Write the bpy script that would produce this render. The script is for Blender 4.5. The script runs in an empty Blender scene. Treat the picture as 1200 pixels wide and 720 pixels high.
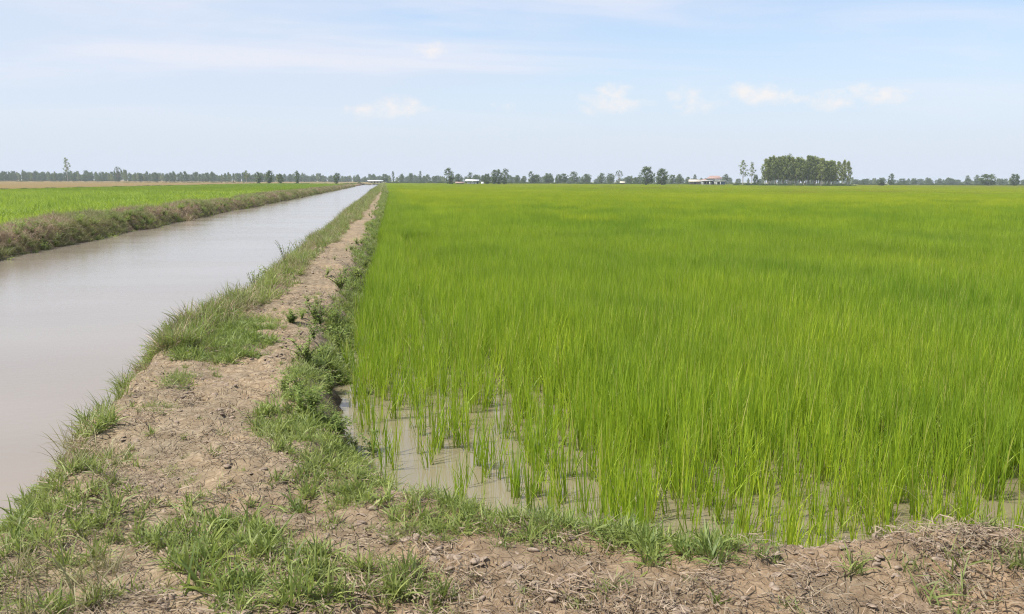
import bpy, math, random
import numpy as np
from mathutils import Matrix, Vector

S = bpy.context.scene
COL = S.collection
R = math.radians
rng = np.random.default_rng(7)
random.seed(7)

# ------------------------------------------------------------------ camera
CAM = np.array([0.0, 0.0, 2.05])
FPX = 1039.0                                    # focal length in pixels of the 1200 px wide photograph
YAW, PITCH, ROLL = math.atan(150 / 1050.0), math.atan(147.5 / 1039.0), R(0.24)
_f = np.array([math.sin(YAW) * math.cos(PITCH), math.cos(YAW) * math.cos(PITCH), -math.sin(PITCH)])
_r = np.array([math.cos(YAW), -math.sin(YAW), 0.0])
_u = np.cross(_r, _f)
RR = _r * math.cos(ROLL) + _u * math.sin(ROLL)
UU = _u * math.cos(ROLL) - _r * math.sin(ROLL)
FF = _f
cd = bpy.data.cameras.new('camera')
cd.sensor_width = 36.0
cd.lens = FPX / 1200 * 36
cd.clip_start, cd.clip_end = 0.1, 12000
cam = bpy.data.objects.new('camera', cd)
COL.objects.link(cam)
cam.matrix_world = Matrix(((RR[0], UU[0], -FF[0], CAM[0]), (RR[1], UU[1], -FF[1], CAM[1]), (RR[2], UU[2], -FF[2], CAM[2]), (0, 0, 0, 1)))
S.camera = cam


def ray(px, py):
    d = FF + RR * ((px - 600) / FPX) + UU * ((360 - py) / FPX)
    return d


def ground_at(px, py, z=0.0):
    d = ray(px, py)
    k = (z - CAM[2]) / d[2]
    return CAM + d * k


def at_dist(px, py, dist):
    """point on the pixel's ray at a horizontal distance along the view direction"""
    d = ray(px, py)
    fwd = np.array([math.sin(YAW), math.cos(YAW), 0])
    return CAM + d * (dist / float(d @ fwd))


def project(P):
    q = np.asarray(P) - CAM
    zf = q @ FF
    zs = np.where(zf > 0.05, zf, 0.05)
    px = 600 + FPX * (q @ RR) / zs
    py = 360 - FPX * (q @ UU) / zs
    return px, py, zf


# ------------------------------------------------------------------ sun, sky, exposure
SUN_EL, SUN_AZ = R(60), R(-104)                 # azimuth clockwise from +Y: the sun stands to the left, a little behind
SUN_STRENGTH, SKY_STRENGTH = 4.5, 0.125
sd = bpy.data.lights.new('sun', 'SUN')
sd.energy, sd.angle, sd.color = SUN_STRENGTH, R(0.5), (1.0, 0.955, 0.88)
sun = bpy.data.objects.new('sun', sd)
COL.objects.link(sun)
to_sun = Vector((math.sin(SUN_AZ) * math.cos(SUN_EL), math.cos(SUN_AZ) * math.cos(SUN_EL), math.sin(SUN_EL)))
sun.rotation_euler = to_sun.to_track_quat('Z', 'Y').to_euler()
sun.location = (-30, -10, 60)

W = bpy.data.worlds.new('World')
S.world = W
W.use_nodes = True
NT = W.node_tree
NT.nodes.clear()


def node(nt, kind, **kw):
    n = nt.nodes.new(kind)
    for k, v in kw.items():
        setattr(n, k, v)
    return n


def link(nt, a, b):
    nt.links.new(a, b)


def mth(nt, op, a, b=None, c=None, clamp=False):
    n = node(nt, 'ShaderNodeMath', operation=op, use_clamp=clamp)
    for i, v in enumerate((a, b, c)):
        if v is None:
            continue
        if isinstance(v, (int, float)):
            n.inputs[i].default_value = v
        else:
            link(nt, v, n.inputs[i])
    return n.outputs[0]


def mixc(nt, fac, a, b, blend='MIX'):
    n = node(nt, 'ShaderNodeMix', data_type='RGBA', blend_type=blend)
    for i, v in ((0, fac), (6, a), (7, b)):
        if isinstance(v, (int, float)):
            n.inputs[i].default_value = v
        elif isinstance(v, (tuple, list)):
            n.inputs[i].default_value = (*v[:3], 1)
        else:
            link(nt, v, n.inputs[i])
    return n.outputs[2]


def smooth(nt, v, lo, hi, to0=0.0, to1=1.0):
    n = node(nt, 'ShaderNodeMapRange', interpolation_type='SMOOTHSTEP')
    n.inputs[1].default_value, n.inputs[2].default_value = lo, hi
    n.inputs[3].default_value, n.inputs[4].default_value = to0, to1
    link(nt, v, n.inputs[0])
    return n.outputs[0]


def noise(nt, vec, scale, detail=3, rough=0.5, dist=0.0):
    n = node(nt, 'ShaderNodeTexNoise')
    n.inputs['Scale'].default_value = scale
    n.inputs['Detail'].default_value = detail
    n.inputs['Roughness'].default_value = rough
    n.inputs['Distortion'].default_value = dist
    link(nt, vec, n.inputs['Vector'])
    return n.outputs['Fac']


def vscale(nt, vec, s, off=(0, 0, 0)):
    n = node(nt, 'ShaderNodeVectorMath', operation='MULTIPLY_ADD')
    link(nt, vec, n.inputs[0])
    n.inputs[1].default_value = s
    n.inputs[2].default_value = off
    return n.outputs[0]


sky = node(NT, 'ShaderNodeTexSky', sky_type='NISHITA', sun_disc=False)
sky.sun_elevation, sky.sun_rotation = SUN_EL, SUN_AZ
sky.altitude, sky.air_density, sky.dust_density, sky.ozone_density = 0, 1.0, 1.0, 3.0
tc = node(NT, 'ShaderNodeTexCoord')
nrm = node(NT, 'ShaderNodeVectorMath', operation='NORMALIZE')
link(NT, tc.outputs['Generated'], nrm.inputs[0])
D = nrm.outputs[0]
sep = node(NT, 'ShaderNodeSeparateXYZ')
link(NT, D, sep.inputs[0])
zc = mth(NT, 'ADD', mth(NT, 'MAXIMUM', sep.outputs[2], 0.0), 0.10)
comb = node(NT, 'ShaderNodeCombineXYZ')
link(NT, mth(NT, 'DIVIDE', sep.outputs[0], zc), comb.inputs[0])
link(NT, mth(NT, 'DIVIDE', sep.outputs[1], zc), comb.inputs[1])
P = comb.outputs[0]
veil = noise(NT, vscale(NT, P, (0.55, 0.8, 1), (3.1, 1.7, 0.3)), 0.55, 4, 0.5, 0.2)
wisp = noise(NT, vscale(NT, P, (0.40, 1.1, 1), (7.3, 0.6, 0.9)), 0.85, 6, 0.55, 0.5)
# thin veil over the whole sky, denser towards the sun's side
left = mth(NT, 'MULTIPLY_ADD', sep.outputs[0], -0.36, 0.03)
veil_f = smooth(NT, mth(NT, 'ADD', veil, left), 0.30, 0.72, 0.02, 0.80)
wisp_f = mth(NT, 'MULTIPLY', smooth(NT, wisp, 0.44, 0.68, 0.0, 0.62), smooth(NT, sep.outputs[2], 0.03, 0.13))
low = smooth(NT, sep.outputs[2], 0.0, 0.19, 0.92, 0.30)     # pale air towards the horizon
cov = mth(NT, 'MAXIMUM', veil_f, low)
VEIL = (3.72, 4.08, 4.80)
skyc = mixc(NT, cov, sky.outputs[0], VEIL)
skyc = mixc(NT, wisp_f, skyc, (4.65, 4.6, 5.0))
# small fair-weather cumulus low over the horizon, all the way round
puff_n = noise(NT, vscale(NT, D, (1, 1, 1.6)), 60, 5, 0.6)
puffs = [(430, 131, 17, 7, .55), (466, 126, 22, 9, .8), (505, 58, 17, 6, .55), (590, 124, 10, 4, .4), (706, 120, 22, 10, .75), (728, 124, 24, 7, .6),
         (718, 110, 15, 9, .8), (806, 116, 17, 11, .6), (822, 121, 24, 7, .5), (872, 108, 17, 7, .9), (893, 111, 24, 8, .9), (915, 118, 17, 5, .6),
         (973, 118, 20, 8, .7), (1012, 105, 11, 6, .8), (1035, 113, 20, 7, .8)]
cen = []
for (px, py, rx, ry, a) in puffs:
    d = ray(px, py)
    cen.append((math.atan2(d[0], d[1]), math.atan2(d[2], math.hypot(d[0], d[1])), 1.35 * rx / FPX, 1.3 * ry / FPX, a))
prng = random.Random(5)
for k in range(13):                              # the same kind of clouds elsewhere along the horizon
    cen.append((R(50 + k * 20 + prng.uniform(-5, 5)), R(prng.uniform(4.8, 6.2)), R(prng.uniform(1, 2)), R(prng.uniform(.4, .6)), .7))
az = mth(NT, 'ARCTAN2', sep.outputs[0], sep.outputs[1])
el = mth(NT, 'ARCSINE', sep.outputs[2])
pm = None
for (a0, e0, ra, re, amp) in cen:
    if a0 > math.pi:
        a0 -= 2 * math.pi
    dx = mth(NT, 'MULTIPLY', mth(NT, 'SUBTRACT', az, a0), 1 / ra)
    dy = mth(NT, 'MULTIPLY', mth(NT, 'SUBTRACT', el, e0), 1 / re)
    q = mth(NT, 'ADD', mth(NT, 'MULTIPLY', dx, dx), mth(NT, 'MULTIPLY', dy, dy))
    q = mth(NT, 'MULTIPLY', mth(NT, 'SUBTRACT', 1.5, q, clamp=False), amp)
    pm = q if pm is None else mth(NT, 'SMOOTH_MAX', pm, q, 0.3)
pmask = smooth(NT, mth(NT, 'ADD', pm, mth(NT, 'MULTIPLY', mth(NT, 'SUBTRACT', puff_n, 0.5), 3.4)), -0.1, 2.1, 0.0, 0.85)
skyc = mixc(NT, pmask, skyc, (5.2, 4.85, 4.65))
bg = node(NT, 'ShaderNodeBackground')
bg.inputs[1].default_value = SKY_STRENGTH
link(NT, skyc, bg.inputs[0])
wo = node(NT, 'ShaderNodeOutputWorld')
link(NT, bg.outputs[0], wo.inputs[0])

S.view_settings.view_transform = 'Standard'
S.view_settings.look = 'None'
S.view_settings.exposure = 0.62
S.view_settings.gamma = 1.0
S.view_settings.use_curve_mapping = False
S.render.engine = 'CYCLES'
cy = S.cycles
cy.max_bounces, cy.diffuse_bounces, cy.glossy_bounces, cy.transmission_bounces = 6, 3, 3, 4
cy.volume_bounces = 0
cy.transparent_max_bounces = 8
cy.caustics_reflective = cy.caustics_refractive = False
cy.use_denoising = True
cy.denoiser = 'OPENIMAGEDENOISE'
cy.denoising_input_passes = 'RGB_ALBEDO_NORMAL'
cy.denoising_prefilter = 'NONE'
cy.filter_width = 1.1
cy.use_adaptive_sampling = False

# ------------------------------------------------------------------ helpers


def hash2(ix, iy, seed):
    h = (ix.astype(np.int64) * 374761393 + iy.astype(np.int64) * 668265263 + seed * 144665) & 0x7fffffff
    h = ((h ^ (h >> 13)) * 1274126177) & 0x7fffffff
    h = (h ^ (h >> 16))
    h = (h * 2246822519) & 0x7fffffff
    return ((h ^ (h >> 15)) & 0xffffff) / float(0xffffff)


def vnoise(x, y, seed=0):
    ix, iy = np.floor(x), np.floor(y)
    fx, fy = x - ix, y - iy
    fx, fy = fx * fx * (3 - 2 * fx), fy * fy * (3 - 2 * fy)
    a, b = hash2(ix, iy, seed), hash2(ix + 1, iy, seed)
    c, d = hash2(ix, iy + 1, seed), hash2(ix + 1, iy + 1, seed)
    return (a * (1 - fx) + b * fx) * (1 - fy) + (c * (1 - fx) + d * fx) * fy


def fbm(x, y, seed=0, octv=4, gain=0.5):
    s, a, t = 0, 1, 0
    for k in range(octv):
        s = s + a * vnoise(x * 2 ** k + 17.3 * k, y * 2 ** k - 9.1 * k, seed + k)
        t += a
        a *= gain
    return s / t


def worley(x, y, seed=0):
    ix, iy = np.floor(x), np.floor(y)
    f1 = np.full(x.shape, 9.0)
    f2 = np.full(x.shape, 9.0)
    idv = np.zeros(x.shape)
    for dx in (-1, 0, 1):
        for dy in (-1, 0, 1):
            cx, cy_ = ix + dx, iy + dy
            d = np.hypot(cx + hash2(cx, cy_, seed) - x, cy_ + hash2(cx, cy_, seed + 91) - y)
            near = d < f1
            f2 = np.where(near, f1, np.minimum(f2, d))
            idv = np.where(near, hash2(cx, cy_, seed + 55), idv)
            f1 = np.where(near, d, f1)
    return f1, f2, idv


def sstep(a, b, x):
    t = np.clip((x - a) / (b - a), 0, 1)
    return t * t * (3 - 2 * t)


def mesh(name, V, F, mat=None, attrs=None, smooth_=False, colors=None):
    """one mesh from arrays; F is an (n,3) or (n,4) index array or a list of them"""
    Fs = F if isinstance(F, list) else [F]
    Fs = [np.asarray(f, dtype=np.int32) for f in Fs if len(f)]
    me = bpy.data.meshes.new(name)
    V = np.asarray(V, dtype=np.float32).reshape(-1, 3)
    me.vertices.add(len(V))
    me.vertices.foreach_set('co', V.ravel())
    loops = np.concatenate([f.ravel() for f in Fs])
    tot = np.concatenate([np.full(len(f), f.shape[1], dtype=np.int32) for f in Fs])
    start = np.concatenate([[0], np.cumsum(tot)[:-1]]).astype(np.int32)
    me.loops.add(len(loops))
    me.loops.foreach_set('vertex_index', loops)
    me.polygons.add(len(tot))
    me.polygons.foreach_set('loop_start', start)
    me.polygons.foreach_set('loop_total', tot)
    if smooth_:
        me.polygons.foreach_set('use_smooth', np.ones(len(tot), dtype=bool))
    for k, v in (attrs or {}).items():
        a = me.attributes.new(k, 'FLOAT', 'POINT')
        a.data.foreach_set('value', np.asarray(v, dtype=np.float32))
    if colors is not None:
        a = me.attributes.new('tint', 'FLOAT_COLOR', 'POINT')
        a.data.foreach_set('color', np.asarray(colors, dtype=np.float32).ravel())
    me.update(calc_edges=True)
    me.validate()
    if mat:
        me.materials.append(mat)
    return me


def obj(name, me, parent=None, **props):
    o = bpy.data.objects.new(name, me)
    COL.objects.link(o)
    o.parent = parent
    for k, v in props.items():
        o[k] = v
    return o


def thing(name, label, cat, loc, rz=0.0, group=None, scale=1.0):
    o = bpy.data.objects.new(name, None)
    o.empty_display_size = 0.2
    COL.objects.link(o)
    o.location = loc
    o.rotation_euler = (0, 0, rz)
    o.scale = (scale,) * 3 if isinstance(scale, (int, float)) else scale
    o['label'], o['category'] = label, cat
    if group:
        o['group'] = group
    return o


def dup(root, loc, rz, label, group=None, scale=1.0):
    r = root.copy()
    COL.objects.link(r)
    r.location, r.rotation_euler = loc, (0, 0, rz)
    r.scale = (scale,) * 3 if isinstance(scale, (int, float)) else scale
    r['label'] = label
    if group:
        r['group'] = group
    elif 'group' in r:
        del r['group']
    for ch in list(root.children):
        c = ch.copy()
        COL.objects.link(c)
        c.parent = r
    return r


class MB:
    """collects boxes and tubes into one mesh"""

    def __init__(s):
        s.v, s.q, s.t, s.n = [], [], [], 0

    def add(s, V, Q=(), T=()):
        V = np.asarray(V, float).reshape(-1, 3)
        s.v.append(V)
        if len(Q):
            s.q.append(np.asarray(Q) + s.n)
        if len(T):
            s.t.append(np.asarray(T) + s.n)
        s.n += len(V)

    def box(s, x0, x1, y0, y1, z0, z1):
        V = [(x, y, z) for z in (z0, z1) for y in (y0, y1) for x in (x0, x1)]
        s.add(V, [(0, 2, 3, 1), (4, 5, 7, 6), (0, 1, 5, 4), (2, 6, 7, 3), (0, 4, 6, 2), (1, 3, 7, 5)])
        return s

    def tube(s, P, rad, n=6):
        P = np.asarray(P, float)
        rad = np.broadcast_to(rad, (len(P),))
        T = np.gradient(P, axis=0)
        T /= np.linalg.norm(T, axis=1)[:, None] + 1e-9
        a = np.cross(T, np.where(np.abs(T[:, 2:3]) > 0.9, [[1, 0, 0]], [[0, 0, 1]]))
        a /= np.linalg.norm(a, axis=1)[:, None] + 1e-9
        b = np.cross(T, a)
        th = np.linspace(0, 2 * np.pi, n, endpoint=False)
        V = P[:, None] + (a[:, None] * np.cos(th)[None, :, None] + b[:, None] * np.sin(th)[None, :, None]) * rad[:, None, None]
        Q = []
        for i in range(len(P) - 1):
            for j in range(n):
                Q.append((i * n + j, i * n + (j + 1) % n, (i + 1) * n + (j + 1) % n, (i + 1) * n + j))
        s.add(V.reshape(-1, 3), Q)
        return s

    def me(s, name, mat, smooth_=False):
        F = []
        if s.q:
            F.append(np.concatenate(s.q))
        if s.t:
            F.append(np.concatenate(s.t))
        return mesh(name, np.concatenate(s.v), F, mat, smooth_=smooth_)


def mat_new(name):
    m = bpy.data.materials.new(name)
    m.use_nodes = True
    m.node_tree.nodes.clear()
    return m, m.node_tree


def out(nt, shader):
    o = node(nt, 'ShaderNodeOutputMaterial')
    link(nt, shader, o.inputs[0])


def attr(nt, name):
    return node(nt, 'ShaderNodeAttribute', attribute_name=name).outputs


def leaf_mat(name, dark, light, base, trans=(0.3, 0.5, 0.06), tfac=0.35, base_t=0.25, patch=None, rough=0.5, tip=None, vary=0.3, odd=None):
    """blade or leaf: colour varies per blade, per plant and over the field; part of the light goes through"""
    m, nt = mat_new(name)
    rnd, t = attr(nt, 'rnd')[2], attr(nt, 't')[2]
    c = mixc(nt, rnd, dark, light)
    if tip:
        c = mixc(nt, smooth(nt, t, 0.75, 1.0, 0, 0.8), c, tip)
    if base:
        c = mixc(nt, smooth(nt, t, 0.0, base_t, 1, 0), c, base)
    oi = node(nt, 'ShaderNodeObjectInfo')
    geo = node(nt, 'ShaderNodeNewGeometry')
    hsv = node(nt, 'ShaderNodeHueSaturation')
    link(nt, c, hsv.inputs['Color'])
    link(nt, mth(nt, 'MULTIPLY_ADD', oi.outputs['Random'], vary, 1 - vary / 2), hsv.inputs['Value'])
    link(nt, mth(nt, 'MULTIPLY_ADD', oi.outputs['Random'], -0.02, 0.51), hsv.inputs['Hue'])
    c = hsv.outputs[0]
    if patch:
        sc, col, amt = patch
        n1 = noise(nt, vscale(nt, geo.outputs['Position'], (1, 0.6, 0)), sc, 4, 0.6)
        c = mixc(nt, smooth(nt, n1, 0.42, 0.66, 0, amt), c, col)
        n2 = noise(nt, vscale(nt, geo.outputs['Position'], (1, 0.55, 0), (31, 7, 0)), sc * 0.22, 5, 0.62)
        h2 = node(nt, 'ShaderNodeHueSaturation')
        link(nt, c, h2.inputs['Color'])
        link(nt, smooth(nt, n2, 0.32, 0.68, 0.93, 1.08), h2.inputs['Value'])
        link(nt, smooth(nt, n2, 0.32, 0.68, 0.508, 0.488), h2.inputs['Hue'])
        c = h2.outputs[0]
    if odd:
        c = mixc(nt, smooth(nt, rnd, 0.90, 0.95, 0, 0.85), c, odd)
    b = node(nt, 'ShaderNodeBsdfPrincipled')
    link(nt, c, b.inputs['Base Color'])
    b.inputs['Roughness'].default_value = rough
    b.inputs['Specular IOR Level'].default_value = 0.35
    tr = node(nt, 'ShaderNodeBsdfTranslucent')
    link(nt, mixc(nt, 0.6, c, trans), tr.inputs[0])
    mx = node(nt, 'ShaderNodeMixShader')
    mx.inputs[0].default_value = tfac
    link(nt, b.outputs[0], mx.inputs[1])
    link(nt, tr.outputs[0], mx.inputs[2])
    out(nt, mx.outputs[0])
    return m


def plain_mat(name, c1, c2, scale=3.0, rough=0.8, bump=0.0, spec=0.3):
    m, nt = mat_new(name)
    geo = node(nt, 'ShaderNodeTexCoord')
    n1 = noise(nt, geo.outputs['Object'], scale, 5, 0.6)
    b = node(nt, 'ShaderNodeBsdfPrincipled')
    link(nt, mixc(nt, smooth(nt, n1, 0.3, 0.7), c1, c2), b.inputs['Base Color'])
    b.inputs['Roughness'].default_value = rough
    b.inputs['Specular IOR Level'].default_value = spec
    if bump:
        bp = node(nt, 'ShaderNodeBump')
        bp.inputs['Strength'].default_value = bump
        link(nt, n1, bp.inputs['Height'])
        link(nt, bp.outputs[0], b.inputs['Normal'])
    out(nt, b.outputs[0])
    return m


# ------------------------------------------------------------------ terrain shape
CANAL_Z, PADDY_Z = -0.15, 0.0
SY, CY = math.sin(YAW), math.cos(YAW)


def table(pix, z, swap=False):
    P_ = np.array([ground_at(a, b, z) for a, b in pix])
    return P_


_pe = table([(470, 582), (432, 520), (415, 460), (424, 400), (438, 340), (448, 300), (455, 250), (457, 232)], PADDY_Z)
_o = np.argsort(_pe[:, 1])
PE_Y, PE_X = _pe[_o, 1], _pe[_o, 0]
_pc = table([(0, 575), (70, 512), (120, 470), (190, 410), (278, 358), (338, 305), (392, 262), (424, 235)], CANAL_Z)
_o = np.argsort(_pc[:, 1])
PC_Y, PC_X = _pc[_o, 1], _pc[_o, 0]
_fe = table([(440, 575), (520, 600), (620, 622), (720, 632), (850, 648), (960, 640), (1080, 634), (1200, 634)], PADDY_Z)
_ff = _fe[:, 0] * SY + _fe[:, 1] * CY
_fr = _fe[:, 0] * CY - _fe[:, 1] * SY
FE_R, FE_F = _fr, _ff - np.interp(_fr, [-0.8, -0.3, 0.6, 1.5], [0.10, 0.18, 0.30, 0.38])


def paddy_edge(Y):
    return np.interp(Y, PE_Y, PE_X) + 0.10 * (fbm(Y * 0.9, Y * 0 + 3.3, 21, 3) - 0.5)


def canal_edge(Y):
    return np.interp(Y, PC_Y, PC_X) + 0.30 * (fbm(Y * 0.7, Y * 0 + 8.3, 23, 3) - 0.5)


def left_edge(Y):
    return -10.4 - 0.7 * sstep(28, 10, Y) + 1.1 * (fbm(Y * 0.30, Y * 0 + 1.3, 29, 4) - 0.5)


def paddy_dist(X, Y):
    """signed distance to the paddy's near corner edge, positive inside the paddy"""
    s1 = X - paddy_edge(Y)
    f = X * SY + Y * CY
    r = X * CY - Y * SY
    s2 = f - np.interp(r, FE_R, FE_F) - 0.10 * (fbm(r * 1.7, r * 0 + 5.0, 31, 3) - 0.5)
    k = 0.35
    h = np.clip(0.5 + 0.5 * (s2 - s1) / k, 0, 1)
    return s2 * (1 - h) + s1 * h - k * h * (1 - h)


PADDY_END, CANAL_END = 600.0, 500.0
MOUND = ground_at(1075, 640, 0.40)


def terrain(X, Y, fine=True):
    X, Y = np.asarray(X, float), np.asarray(Y, float)
    d = paddy_dist(X, Y)
    dl = X - canal_edge(Y)
    H = 0.40 + 0.22 * (fbm(X * 0.8, Y * 0.55, 3, 3) - 0.5)
    crest = sstep(0.0, 1.0, dl) * 0.05 - 0.05
    H = H + crest
    H = H + 0.14 * np.exp(-(((X - MOUND[0]) / 0.55) ** 2 + ((Y - MOUND[1]) / 0.35) ** 2))
    rgh = fbm(X * 2.3, Y * 2.3, 5, 3) - 0.5
    w = 0.62 + 0.3 * (fbm(X * 1.1, Y * 0.9, 9, 2) - 0.5)
    up_r = sstep(0.06, -w, d + 0.22 * rgh)
    up_l = sstep(-0.10, 0.75 + 0.30 * sstep(8.0, 5.5, Y), dl + 0.28 * rgh)
    inside = d > -3.0
    bed = np.where(X > paddy_edge(Y), -0.13, -0.9)
    bed = np.where(dl < 0.0, -0.9, bed)
    left_side = dl < 1.2
    z_b = np.where(left_side & (X < paddy_edge(Y) - 0.9), -0.55 + (H + 0.55) * up_l, -0.13 + (H + 0.13) * up_r)
    z = np.where(dl < -0.6, -0.9, z_b)
    # far side of the canal
    e = left_edge(Y) - X
    bh = 0.46 + 0.45 * (fbm(X * 0.5, Y * 0.35, 41, 3) - 0.5)
    zl = -0.9 + (bh + 0.9) * sstep(-0.25, 0.85, e + 0.35 * rgh)
    zl = zl - (bh - 0.06) * sstep(2.2, 3.3, e)
    z = np.where(X < -6, zl, z)
    # beyond the ends of the canal and of the paddy the land closes at field level
    z = np.where((X < -1.5) & (Y > CANAL_END) & (X > -13), 0.15, z)
    z = np.where((X >= 0.2) & (Y > PADDY_END), 0.12, z)
    z = np.where(X > 900, 0.12, z)
    if fine:
        nearm = sstep(40, 12, np.hypot(X, Y)) * np.where(z > -0.1, 1, 0.4)
        f1, f2, idv = worley(X * 7.0 + 0.6 * rgh, Y * 9.0 + 0.6 * rgh, 77)
        g1, g2, gid = worley(X * 2.6, Y * 3.2, 78)
        plate = sstep(0.0, 0.16, f2 - f1)
        big = sstep(0.0, 0.12, g2 - g1)
        bare = sstep(0.35, 0.6, fbm(X * 1.3, Y * 1.3, 12, 3))
        z = z + nearm * (0.085 * rgh + 0.030 * (fbm(X * 7, Y * 7, 6, 3) - 0.5) + 0.026 * (plate - 1) * (0.35 + 0.65 * bare)
                         + 0.030 * (idv - 0.5) * bare + 0.020 * (big - 1) + 0.030 * (gid - 0.5) * big)
    return z


def axis_steps(lo, hi, fine, grow, end_lo, end_hi):
    mid = np.arange(lo, hi, fine)
    up, s = [mid[-1]], fine
    while up[-1] < end_hi:
        s *= 1 + grow
        up.append(up[-1] + s)
    dn, s = [mid[0]], fine
    while dn[-1] > end_lo:
        s *= 1 + grow
        dn.append(dn[-1] - s)
    return np.concatenate([dn[:0:-1], mid, up[1:]])


gx = axis_steps(-3.3, 5.0, 0.028, 0.055, -4200, 4200)
gy = axis_steps(2.3, 8.6, 0.028, 0.028, -400, 4200)
GX, GY = np.meshgrid(gx, gy)
GZ = terrain(GX, GY)
ny, nx = GX.shape
idx = np.arange(ny * nx).reshape(ny, nx)
GF = np.stack([idx[:-1, :-1], idx[:-1, 1:], idx[1:, 1:], idx[1:, :-1]], -1).reshape(-1, 4)

# soil colours (what the ground itself is, per zone)
clay = np.array([0.270, 0.219, 0.152])
tint = np.broadcast_to(clay, (ny, nx, 3)).copy()


def blend(mask, col):
    global tint
    tint = tint * (1 - mask[..., None]) + np.array(col) * mask[..., None]


d_ = paddy_dist(GX, GY)
ff_ = GX * SY + GY * CY
blend(sstep(5.4, 4.4, ff_) * sstep(-0.8, 0.6, GX + 0.6 * fbm(GX, GY, 14)), (0.248, 0.188, 0.126))       # redder strawy soil in front
blend(sstep(0.22, 0.02, GZ) * (GX > -6), (0.10, 0.08, 0.058))                                          # wet at the waterline
blend(sstep(-6, -6.5, GX), (0.20, 0.15, 0.095))
blend(sstep(-13, -14, GX), (0.10, 0.13, 0.03))
blend(sstep(-58, -60, GX), (0.205, 0.155, 0.062))
blend(sstep(430, 470, GY) * sstep(-12, -14, GX) * sstep(-60, -50, GX), (0.2, 0.165, 0.07))
blend(sstep(PADDY_END - 5, PADDY_END + 10, GY) * (GX > -13), (0.16, 0.17, 0.06))
blend((GX > 905).astype(float), (0.16, 0.17, 0.06))


def ground_material():
    m, nt = mat_new('soil')
    tcol = attr(nt, 'tint')[0]
    geo = node(nt, 'ShaderNodeNewGeometry')
    pos = geo.outputs['Position']
    n1 = noise(nt, pos, 1.7, 5, 0.6)
    n2 = noise(nt, pos, 14, 6, 0.65)
    n3 = noise(nt, pos, 70, 4, 0.7)
    n4 = noise(nt, vscale(nt, pos, (0.05, 0.012, 0)), 1.0, 5, 0.6)
    v = node(nt, 'ShaderNodeTexVoronoi', feature='DISTANCE_TO_EDGE')
    v.inputs['Scale'].default_value = 17
    wv = node(nt, 'ShaderNodeVectorMath', operation='ADD')
    link(nt, pos, wv.inputs[0])
    nz = node(nt, 'ShaderNodeTexNoise')
    nz.inputs['Scale'].default_value = 9
    link(nt, pos, nz.inputs['Vector'])
    link(nt, vscale(nt, nz.outputs['Color'], (0.09, 0.09, 0.09)), wv.inputs[1])
    link(nt, wv.outputs[0], v.inputs['Vector'])
    crack = smooth(nt, v.outputs['Distance'], 0.0, 0.10)
    c = mixc(nt, smooth(nt, n1, 0.30, 0.70), tcol, (0.60, 0.56, 0.52), 'OVERLAY')
    c = mixc(nt, smooth(nt, n1, 0.3, 0.75, 0.0, 0.55), c, mixc(nt, 1.0, c, (1.42, 1.45, 1.5), 'MULTIPLY'))
    c = mixc(nt, smooth(nt, n2, 0.35, 0.72, 0.85, 0.0), c, mixc(nt, 1.0, c, (0.55, 0.51, 0.47), 'MULTIPLY'))
    c = mixc(nt, smooth(nt, n3, 0.40, 0.75, 0.0, 0.45), c, mixc(nt, 1.0, c, (1.35, 1.33, 1.3), 'MULTIPLY'))
    c = mixc(nt, smooth(nt, n4, 0.35, 0.65, 0.0, 0.30), c, mixc(nt, 1.0, c, (0.75, 0.80, 0.7), 'MULTIPLY'))
    b = node(nt, 'ShaderNodeBsdfPrincipled')
    link(nt, c, b.inputs['Base Color'])
    b.inputs['Roughness'].default_value = 0.95
    b.inputs['Specular IOR Level'].default_value = 0.15
    hgt = mth(nt, 'ADD', mth(nt, 'MULTIPLY', n2, 0.030), mth(nt, 'ADD', mth(nt, 'MULTIPLY', n3, 0.009), mth(nt, 'MULTIPLY', crack, 0.008)))
    bp = node(nt, 'ShaderNodeBump')
    bp.inputs['Strength'].default_value = 0.9
    bp.inputs['Distance'].default_value = 1.0
    link(nt, hgt, bp.inputs['Height'])
    link(nt, bp.outputs[0], b.inputs['Normal'])
    out(nt, b.outputs[0])
    return m


tint4 = np.concatenate([tint, np.ones((ny, nx, 1))], -1)
ground = obj('ground', mesh('ground', np.stack([GX, GY, GZ], -1), GF, ground_material(), smooth_=True, colors=tint4), kind='structure')

# ------------------------------------------------------------------ water


def water_mat(name, mud, mud2, rough, wave, wscale, bumpd):
    m, nt = mat_new(name)
    geo = node(nt, 'ShaderNodeNewGeometry')
    pos = geo.outputs['Position']
    big = noise(nt, vscale(nt, pos, (0.22, 0.5, 1)), 0.6, 4, 0.6)
    b = node(nt, 'ShaderNodeBsdfPrincipled')
    link(nt, mixc(nt, smooth(nt, big, 0.3, 0.7), mud, mud2), b.inputs['Base Color'])
    streak = noise(nt, vscale(nt, pos, (0.16, 0.55, 1)), 0.7, 3, 0.55, 0.3)
    link(nt, smooth(nt, streak, 0.36, 0.66, rough * 0.85, rough * 1.2), b.inputs['Roughness'])
    b.inputs['IOR'].default_value = 1.33
    b.inputs['Specular IOR Level'].default_value = 0.5
    rip = noise(nt, vscale(nt, pos, (1, wscale, 1)), wave, 4, 0.6, 0.2)
    bp = node(nt, 'ShaderNodeBump')
    bp.inputs['Strength'].default_value = 1.0
    bp.inputs['Distance'].default_value = 1.0
    amp = smooth(nt, streak, 0.3, 0.65, bumpd * 0.85, bumpd * 1.08)
    link(nt, mth(nt, 'MULTIPLY', rip, amp), bp.inputs['Height'])
    link(nt, bp.outputs[0], b.inputs['Normal'])
    out(nt, b.outputs[0])
    return m


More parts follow.
